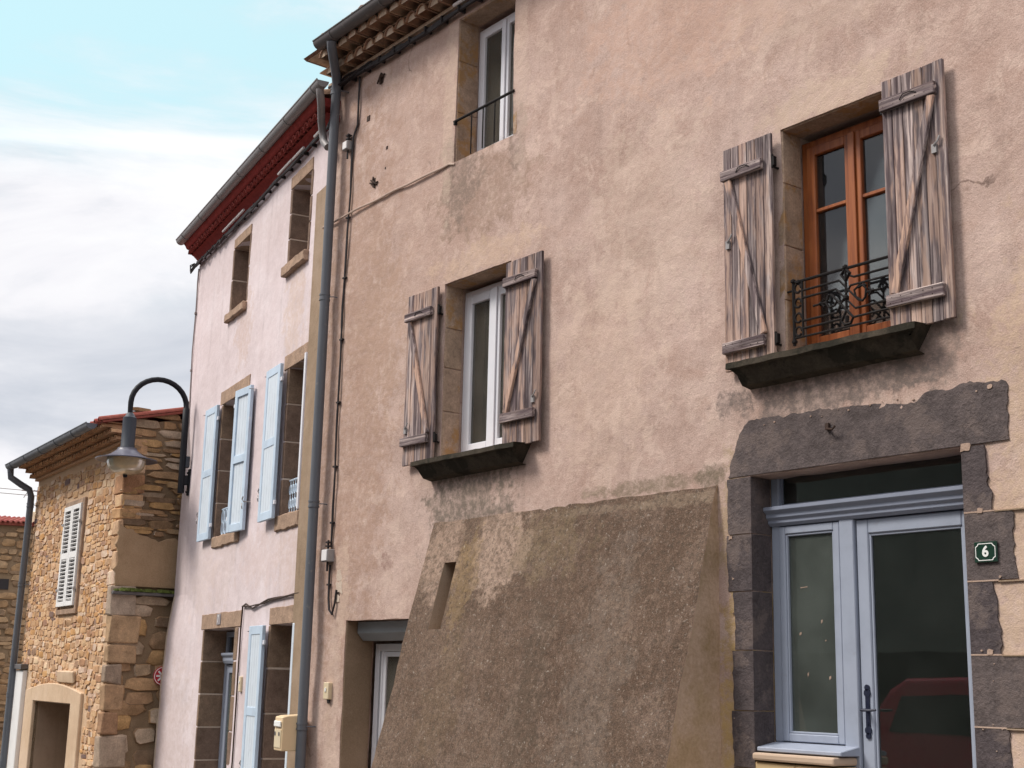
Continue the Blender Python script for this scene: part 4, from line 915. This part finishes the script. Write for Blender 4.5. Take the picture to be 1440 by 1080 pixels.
# ------------------------------------------------------------------ STONE HOUSE (own frame: corner at 0,0; x = -u; side wall along +y)
SL = Vector((-19.10, .314, 0)); sb = R(-5.4)
S = thing('stone_house', 'ochre rubble stone house with white louvred shutters and dark grey gutter', 'house', SL, sb)
SU = 5.25
mb = MB(); mb.box(-SU, -3.97, 0, 6, -3, 1.13); mb.box(-1.66, 0, 0, 6, -3, 1.13); mb.box(-SU, 0, 0, 6, 1.13, 4.96); mb.box(-3.97, -1.66, .75, 6, -3, 1.13)
mb.prismx([(0, 4.96), (.0, 5.20), (4.5, 5.20 + 4.5 * .24), (6, 4.96)], -SU, 0)
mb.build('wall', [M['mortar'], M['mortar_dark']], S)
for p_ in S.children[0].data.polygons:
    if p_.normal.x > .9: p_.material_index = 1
def rubble(plane, a0, a1, z0, z1, skip, hmin, hmax, wmin, wmax, lift, rr, fn):
    """irregular coursed stones standing out of the mortar; fn maps (a, out, z) to a point"""
    mb = MB(); z = z0
    while z < z1:
        h = rr.uniform(hmin, hmax); a = a0 + rr.uniform(-.05, .0)
        while a < a1:
            w_ = rr.uniform(wmin, wmax) * (h / hmax * .5 + .6); ca, cz = a + w_ / 2, z + h / 2
            sag = noise.noise(Vector((ca * 1.3, z * .8, 3))) * .14 * (hmax / .15)
            if a0 - .02 <= ca - w_ * .4 and ca + w_ * .35 <= a1 + .02 and not any(s0 < ca + w_ * .3 and ca - w_ * .3 < s1 and t0 < cz + sag + h * .3 and cz + sag - h * .3 < t1 for s0, s1, t0, t1 in skip) and cz + sag < z1 - .03:
                n = rr.choice((7, 8, 9)); o = len(mb.v); rings = []; ph = rr.uniform(0, 1)
                cs = []
                for k in range(n):
                    t_ = 2 * math.pi * (k + ph + rr.uniform(-.25, .25)) / n; c_, s_ = math.cos(t_), math.sin(t_)
                    e = .5; cx = math.copysign(abs(c_) ** e, c_) * w_ * .5; cy = math.copysign(abs(s_) ** e, s_) * h * .5
                    cs.append((cx * rr.uniform(.80, 1.06), cy * rr.uniform(.74, 1.08)))
                l = lift * rr.uniform(.5, 1.3); tx, tz = rr.uniform(-.25, .25) * l, rr.uniform(-.25, .25) * l
                for q, out in ((1.0, -.01), (.97, l * .55), (.88, l)):
                    for cx, cy in cs: mb.v.append(fn(ca + cx * q, out + (tx * cx / w_ + tz * cy / h if out > 0 else 0), cz + sag + cy * q))
                for i in range(2):
                    for k in range(n): mb.f.append((o + i * n + k, o + i * n + (k + 1) % n, o + (i + 1) * n + (k + 1) % n, o + (i + 1) * n + k)); mb.mi.append(0)
                mb.f.append(tuple(o + 2 * n + k for k in range(n))); mb.mi.append(0)
            a += w_ + rr.uniform(-.006, .010)
        z += h + rr.uniform(-.012, .003)
    return mb
SH = (-2.96, -1.98, 2.63, 4.24)
rr = random.Random(21)
front = rubble(0, -SU, -.22, -1.6, 4.86, [(SH[0] - .12, SH[1] + .12, SH[2] - .16, SH[3] + .10), (-4.50, -1.05, -3, 1.36), (-5.3, -4.55, -3, 1.66)],   .045, .14, .08, .36, .015, rr, lambda a, o, z: (a, -o, z))
front.build('rubble_facing', M['rubble'], S, 28)
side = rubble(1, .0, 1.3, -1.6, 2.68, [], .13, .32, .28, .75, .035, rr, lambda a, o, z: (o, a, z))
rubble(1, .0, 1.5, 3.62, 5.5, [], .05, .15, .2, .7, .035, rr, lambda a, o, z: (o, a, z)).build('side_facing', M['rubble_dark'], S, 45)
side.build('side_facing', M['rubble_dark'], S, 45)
q = MB(); z = -1.6; k = 0                                           # corner stones up to the ledge
while z < 2.6:
    h_ = rr.uniform(.18, .46); w_ = rr.uniform(.10, .24); dpt = rr.uniform(.18, .42)
    q.box(-w_, .055, -.05, dpt, z, z + h_ - .015, j=.026); z += h_; k += 1
q.build('corner_stone', M['quoin'], S, 0, .025, seg=2)
q = MB(); z = 2.86
while z < 4.9:
    h_ = rr.uniform(.14, .30); w_ = rr.choice((.2, .28, .36)); q.box(-w_, .035, -.035, .05 if z < 3.6 else .3, z, z + h_ - .015, j=.014); z += h_
q.build('corner_stone', M['rubble'], S, 0, .015)
MB().prismx(jag([(-.02, 2.84, 0), (1.3, 2.84, 0), (1.3, 3.5, 1), (.4, 3.58, 1), (-.02, 3.74, 1)], .05, .06, 2), -.02, .045).build('render_patch', M['patch'], S, 0, .008)
q = MB(); q.box(-.03, .13, -.06, 1.3, 2.715, 2.765, Matrix.Shear('XY', 3, (0, 0)).to_4x4()); q = q.build('stone_ledge', M['oldzinc'], S, 0, .008)
mb = MB(); n = 24
for k in range(110):
    a = rnd.uniform(-.02, 1.1); r_ = rnd.uniform(.03, .07); mb.lathe([(r_, 0), (r_ * .8, r_ * .5), (r_ * .2, r_ * .8)], (rnd.uniform(.045, .11), a, 2.764), 6, False)
mb.build('moss', M['moss'], q, 60)
# closed white louvred shutters
f = frame_mb(SH[0] - .09, SH[1] + .09, SH[2] - .13, SH[3] + .09, .085, -.045, .05); f = f.build('window', M['lintelstone'], S, 0, .01)
for a, b in ((SH[0], (SH[0] + SH[1]) / 2 - .004), ((SH[0] + SH[1]) / 2 + .004, SH[1])):
    l = frame_mb(a, b, SH[2], SH[3], .075, -.075, -.035); m_ = (SH[2] + SH[3]) / 2; l.box(a + .075, b - .075, -.075, -.035, m_ - .05, m_ + .05)
    z = SH[2] + .09
    while z < SH[3] - .1:
        if abs(z + .02 - m_) > .07: l.box(a + .07, b - .07, -.02, .02, -.008, .008, Matrix.Translation((0, -.053, z + .02)) @ Matrix.Rotation(R(-32), 4, 'X'))
        z += .062
    l.build('shutter', M['whiteshut'], f, 0, .003)
h = MB()
for z in (SH[2] + .25, SH[3] - .3): h.box(SH[0] - .05, SH[0] + .04, -.088, -.07, z, z + .035); h.box(SH[1] - .04, SH[1] + .05, -.088, -.07, z, z + .035)
h.build('hinge', M['box_grey'], f)
MB().box(SH[0] + .02, SH[1] - .02, -.030, -.02, SH[2] + .02, SH[3] - .02).build('backing', M['cable'], f)
# beige framed opening under a flat arch
ar = [(-4.52, -3), (-4.52, 1.30)] + [(-4.52 + 3.4 * k / 12, 1.30 + .13 * math.sin(math.pi * k / 12)) for k in range(1, 12)] + [(-1.12, 1.30), (-1.12, -3), (-1.66, -3), (-1.66, 1.13), (-3.97, 1.13), (-3.97, -3)]
g = MB().prism(ar, -.05, .05).build('doorway', M['beige'], S, 0, .012)
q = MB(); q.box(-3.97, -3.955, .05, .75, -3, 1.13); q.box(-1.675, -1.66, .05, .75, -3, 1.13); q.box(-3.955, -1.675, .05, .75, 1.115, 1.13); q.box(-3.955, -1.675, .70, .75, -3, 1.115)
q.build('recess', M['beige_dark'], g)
q = MB(); q.box(-2.6, -1.6, -.055, .0, 1.44, 1.62, j=.02); q.build('relieving_stone', M['beige'], g, 0, .02)
MB().box(-5.22, -4.72, -.075, .0, -2.5, 1.62, j=.004).build('white_panel', M['whiteshut'], S, 0, .01)
MB().box(-5.30, -4.70, -.12, .0, 1.64, 1.72, j=.008).build('panel_cap', M['oldzinc'], S, 0, .008)
# eaves with three ochre tile rows
ev = MB(); ev.mat(1).box(-SU, .02, -.07, .2, 4.94, 4.98).mat(0)
for k, (yy, zb) in enumerate(((-.17, 4.985), (-.27, 5.065), (-.38, 5.145))):
    canal_row(ev, [-SU + .08 + (k % 2) * .075 + .15 * i for i in range(int(SU / .15))], yy, .1, zb, r=.068, fill=.025, rv=.003); ev.mat(1).box(-SU, .02, yy + .02, .2, zb + .068, zb + .078).mat(0)
ev.build('eave_cornice', [M['tile_ochre'], M['tile_ochre']], S, 40)
rf = MB(); rf.prismx([(-.42, 5.215), (4.5, 5.215 + 4.92 * .24), (6.2, 5.8), (6.2, 5.6), (4.5, 5.17 + 4.9 * .24), (-.40, 5.19)], -SU - .1, .10)
canal_row(rf, [.04, -.20, -.42] + [-.64 - .21 * k for k in range(22)], -.46, 4.4, 5.215, r=.06, slope=.24, th=.02, n=6)
rf.build('roof', M['tile_red'], S, 40)
gutter(MB(), -SU - .12, -.16, -.50, 5.20, .085).build('gutter', M['zinc'], S, 45)
downpipe(S, [(-SU - .05, -.50, 5.13), (-SU - .05, -.48, 4.98), (-SU - .0, -.30, 4.86), (-SU + .04, -.16, 4.78), (-SU + .05, -.12, 4.66), (-SU + .0, -.12, 3), (-SU - .05, -.12, 1.0), (-SU - .1, -.12, -2.6)], .058,
         [(-SU + .045, -.12, 4.5), (-SU - .0, -.12, 3.1), (-SU - .05, -.12, 1.2)], M['zinc'])
# round red sign, half hidden by the pink house edge
t = thing('round_sign', 'small round red sign with white spokes on the dark stone side wall', 'sign', S.matrix_basis @ Vector((.075, .775, 1.58)), sb + R(90))
MB().lathe([(.133, 0), (.137, .006), (.133, .012)], (0, 0, 0), 32).build('disc', M['red'], t, 40).rotation_euler = (R(90), 0, 0)
sp = MB()
for k in range(8):
    a = k * math.pi / 4; sp.bar((.03 * math.cos(a), .03 * math.sin(a)), (.095 * math.cos(a), .095 * math.sin(a)), .026, -.0155, -.0122)
sp.build('spokes', M['ink'], t)
ring_mb([(.126 * math.cos(a * .2094), .126 * math.sin(a * .2094)) for a in range(30)], [(.116 * math.cos(a * .2094), .116 * math.sin(a * .2094)) for a in range(30)], -.0135, 0).build('rim', M['ink'], t)

# ------------------------------------------------------------------ far house, antenna, wire
F = thing('far_house', 'distant brown stone house with a red tiled edge beyond the ochre stone house', 'house', (-35.9, 4.2, 0), R(68))
mb = MB().box(-5, 2.2, 0, 7, -5, 5.32); mb.build('wall', M['mortar_dark'], F)
rubble(0, -1.8, 1.4, -1.5, 5.25, [(-.55, .0, 3.62, 3.98)], .09, .24, .2, .6, .04, rr, lambda a, o, z: (a, -o, z)).build('rubble_facing', M['far_wall'], F, 45)
f = MB().box(-5.05, 2.25, -.10, 7.1, 5.322, 5.40); f.prismx([(-.1, 5.402), (3.5, 5.9), (7.1, 5.402)], -5.05, 2.25)
canal_row(f, [-4.9 + .13 * k for k in range(54)], -.18, 3.4, 5.385, r=.05, slope=.138, n=6); f.build('roof', M['tile_red'], F, 40)
MB().box(-.50, -.06, -.02, .05, 3.66, 3.93).build('hole_dark_panel', M['cable'], F)  # solid black box, the darkness of the opening painted as its colour
c = F.matrix_basis @ Vector((.42, .25, 0))
t = thing('tv_antenna', 'thin television antenna on the red edge of the far house', 'antenna', (c.x, c.y, 5.4), R(30))
MB().tube([(0, 0, 0), (0, 0, 1.0)], .022, 6).build('mast', M['box_grey'], t, 40)
mb = MB().tube([(-.55, 0, .93), (.30, 0, .88)], .014, 6)
for k in range(8): x = -.5 + k * .1; mb.tube([(x, -.16, .925 - k * .006), (x, .16, .925 - k * .006)], .008, 5)
mb.tube([(-.32, 0, .92), (-.48, .05, 1.12)], .012, 5); mb.tube([(-.32, 0, .92), (-.42, -.05, .72)], .012, 5); mb.build('aerial', M['box_grey'], t, 40)
MB().box(-.12, .20, -.1, .18, -.02, .34).build('foot', M['box_cream'], t, 0, .02)
a = Vector((c.x, c.y, 6.28)); b_ = Vector((-33.5, -6, 6.6))
mb = MB()
for dz in (0, -.12): mb.tube([a.lerp(b_, k / 12) + Vector((0, 0, dz - .25 * math.sin(math.pi * k / 12))) for k in range(13)], .010, 5)
o = mb.build('overhead_wire', M['cable_grey'], None, 40); tag(o, 'thin overhead wires in the sky at the television antenna', 'wire')

# ------------------------------------------------------------------ street, opposite side (seen only in the window panes)
def gz(x): return 0 if x > -10 else (x + 10) * .115 if x > -24 else -1.61 + (x + 24) * .06
def sheet(name, y0f, y1f, mat, dz, x0=-80, x1=25):
    mb = MB(); xs_ = [x0 + (x1 - x0) * k / 70 for k in range(71)]; vs = []
    for x in xs_: vs += [(x, y0f(x), gz(x) + dz), (x, y1f(x), gz(x) + dz)]
    mb.add(vs, [(2 * k, 2 * k + 2, 2 * k + 3, 2 * k + 1) for k in range(70)]); return struct(mb.build(name, mat))
sheet('ground', lambda x: -120, lambda x: 120, M['paving'], -.20, -150, 120)
sheet('street', lambda x: -8.6, lambda x: -1.3, M['asphalt'], -.12)
mb = MB()
for k in range(50):
    x = -45 + k * .95; mb.box(x, x + .94, -1.3, .02 if x > -13.5 else .0, gz(x + .47) - .4, gz(x + .47) - .001)
struct(mb.build('pavement', M['paving'], None, 0, .012))
O_ = thing('opposite_house', 'long grey-green rendered house across the street, mirrored in the panes', 'house', (0, 0, 0))
mb = MB(); mb.box(-34, 6, -17, -10.4, -6, 6.6); mb.prismx([(-17, 6.6), (-10.4, 6.6), (-13.7, 8.9)], -34, 6); mb.build('wall', M['opposite'], O_)
rf = MB(); rf.prismx([(-10.0, 6.5), (-13.7, 9.0), (-13.7, 9.12), (-9.95, 6.6)], -34.3, 6.3); rf.prismx([(-17.4, 6.5), (-13.7, 9.0), (-13.7, 9.12), (-17.45, 6.6)], -34.3, 6.3); rf.build('roof', M['tile'], O_)
for x in (-27, -22.5, -18, -9.6, -4.5):
    for z in (1.2, 4.1):
        f = frame_mb(x, x + 1.1, z, z + 1.7, .09, -10.40, -10.34).build('window', M['opposite_trim'], O_); MB().box(x + .09, x + 1.01, -10.40, -10.37, z + .09, z + 1.61).build('pane', M['darkglass'], f)
MB().box(-15.6, -11.2, -10.43, -10.38, -.9, 2.2).build('dark_reflect_panel', M['iron'], O_)  # black panel added on the unseen wall to darken the door glass reflection
# parked red van mirrored in the glazed door
V_ = thing('parked_van', 'red van parked across the street, mirrored in the glazed door', 'van', (-9.5, -7.9, gz(-9.5) - .118), R(3))
body = [(-2.2, .35), (-2.28, .62), (-2.22, 1.02), (-1.95, 1.30), (-1.62, 1.74), (-1.35, 1.88), (.55, 1.92), (.8, 1.85), (1.35, 1.15), (2.0, 1.0), (2.15, .8), (2.15, .35)]
MB().prism(body, -.85, .85).build('body', M['van'], V_, 0, .07, seg=3)
MB().prism([(-.1, 1.15), (-.1, 1.7), (.68, 1.7), (1.16, 1.15)], .84, .862).build('side_window', M['darkglass'], V_); MB().prism([(-.1, 1.15), (-.1, 1.7), (.68, 1.7), (1.16, 1.15)], -.862, -.84).build('side_window', M['darkglass'], V_)
MB().prism([(-1.62, 1.22), (-1.40, 1.66), (-.25, 1.70), (-.25, 1.20)], .84, .862).build('rear_window', M['darkglass'], V_); MB().prism([(-2.24, .88), (-2.17, 1.06), (-1.98, 1.04), (-2.02, .88)], .80, .866).build('tail_lamp', M['ink'], V_)
MB().add([(.84, -.72, 1.80), (1.36, -.74, 1.17), (1.36, .74, 1.17), (.84, .72, 1.80)], [(0, 1, 2, 3)]).build('windscreen', M['darkglass'], V_)
for x in (-1.4, 1.35):
    for y in (-.80, .80):
        wm = MB().lathe([(.14, -.10), (.30, -.10), (.33, -.07), (.33, .07), (.30, .10), (.14, .10)], (0, 0, 0), 24).build('wheel', M['tyre'], V_, 40, loc=(x, y, .33)); wm.rotation_euler = (R(90), 0, 0)
        MB().lathe([(.20, -.108), (.20, .108)], (0, 0, 0), 18).build('rim', M['palezinc'], wm, 40)
MB().box(-2.1, 2.1, .852, .875, .36, .66).build('side_trim', M['tyre'], V_)

# ------------------------------------------------------------------ sky, sun, camera
wd = bpy.data.worlds.new('World'); sc.world = wd; wd.use_nodes = True
wt = wd.node_tree; N = wt.nodes; Lk = wt.links; bg = N['Background']
SUN_EL, SUN_AZ = R(48), R(215)                                      # azimuth from +y clockwise
sky = N.new('ShaderNodeTexSky'); sky.sky_type = 'NISHITA'; sky.sun_disc = False; sky.sun_elevation = SUN_EL; sky.sun_rotation = SUN_AZ
class W(G):
    def __init__(s): s.t = wt; s.n = N; s.l = Lk; s._co = N.new('ShaderNodeTexCoord').outputs['Generated']
g = W(); X, Y, Z = g.xyz()
# overcast in soft flat bands with one blue-green break above the far end of the street
mp = g.new('ShaderNodeMapping'); g.put(mp.inputs[0], g.co()); mp.inputs['Scale'].default_value = (1.5, 1.5, 5.5); mp.inputs['Location'].default_value = (.35, .2, .1)
n1 = g.noise(1.3, 8, .55, mp.outputs[0], .35); n2 = g.noise(1.6, 8, .58, mp.outputs[0], .5)
dt = g.new('ShaderNodeVectorMath', operation='DOT_PRODUCT'); g.put(dt.inputs[0], g.co()); dt.inputs[1].default_value = (-.82, .29, .49)
gap = g.math('ADD', g.step(dt.outputs['Value'], .93, 1.0), g.math('MULTIPLY', g.math('SUBTRACT', n1, .5), 1.6))
clear = g.math('MULTIPLY', g.step(gap, .25, .95), g.step(g.math('ADD', Z, g.math('MULTIPLY', g.math('SUBTRACT', n1, .5), .6)), .20, .43))
clear = g.math('MULTIPLY', clear, g.step(n2, .62, .42, .25, 1))
cloud = g.ramp(n2, [(.36, (5.0, 5.3, 5.9)), (.45, (6.3, 6.45, 6.9)), (.51, (7.6, 7.55, 7.85)), (.60, (8.5, 8.45, 8.5))])
blue = g.mix(1.0, sky.outputs[0], (.8, 1.6, 1.3), 'MULTIPLY')
blue = g.mix(.74, blue, (6.3, 8.5, 8.9))
vm = g.new('ShaderNodeVectorMath', operation='SCALE'); g.put(vm.inputs[0], cloud); g.put(vm.inputs['Scale'], g.step(Z, .48, .95, 1, 2.7)); cloud = vm.outputs[0]   # an overcast sky is brightest overhead
cc = g.mix(clear, cloud, blue)
az = g.math('ARCTAN2', Y, g.math('MULTIPLY', X, -1))
tr = g.math('ABSOLUTE', g.math('SUBTRACT', Z, g.math('ADD', .3343, g.math('MULTIPLY', az, .084))))
cc = g.mix(g.math('MULTIPLY', g.step(tr, .0085, .0005, 0, .34), g.step(n2, .3, .6, .4, 1)), cc, (10, 10, 10.2))
g.put(bg.inputs[0], cc); bg.inputs[1].default_value = .10
sd = bpy.data.lights.new('sun', 'SUN'); sd.energy = 2.6; sd.angle = R(16); sd.color = (1, .93, .84)
so = bpy.data.objects.new('sun', sd); col.objects.link(so)
dirv = Vector((math.sin(SUN_AZ) * math.cos(SUN_EL), math.cos(SUN_AZ) * math.cos(SUN_EL), math.sin(SUN_EL)))
so.rotation_euler = dirv.to_track_quat('Z', 'Y').to_euler(); so.location = (-10, -20, 30)

ym, pt, ro = R(37.71), R(12.46), R(-1.31)
F0 = Vector((-math.cos(ym), math.sin(ym), 0)); R0 = Vector((math.sin(ym), math.cos(ym), 0)); U0 = Vector((0, 0, 1))
def ray(X, Y):
    c, s = math.cos(ro), math.sin(ro); X, Y = c * X + s * Y, -s * X + c * Y
    c, s = math.cos(pt), math.sin(pt); Y, Zf = c * Y + s, -s * Y + c
    return X * R0 + Y * U0 + Zf * F0
f0 = ray(0, 0); rx = (ray(1, 0) - f0).normalized(); uy = (ray(0, 1) - f0).normalized()
cam = bpy.data.cameras.new('camera'); cam.lens = 36 * 1900 / 1440; cam.sensor_width = 36; cam.clip_end = 2000; cam.clip_start = .05
co = bpy.data.objects.new('camera', cam); col.objects.link(co)
m = Matrix((rx, uy, -f0)).transposed().to_4x4(); m.translation = (0, -7.28, 1.6); co.matrix_world = m
sc.camera = co
sc.view_settings.view_transform = 'Standard'; sc.view_settings.look = 'None'; sc.view_settings.exposure = .31; sc.view_settings.gamma = 1
sc.cycles.max_bounces = 8; sc.cycles.transparent_max_bounces = 12
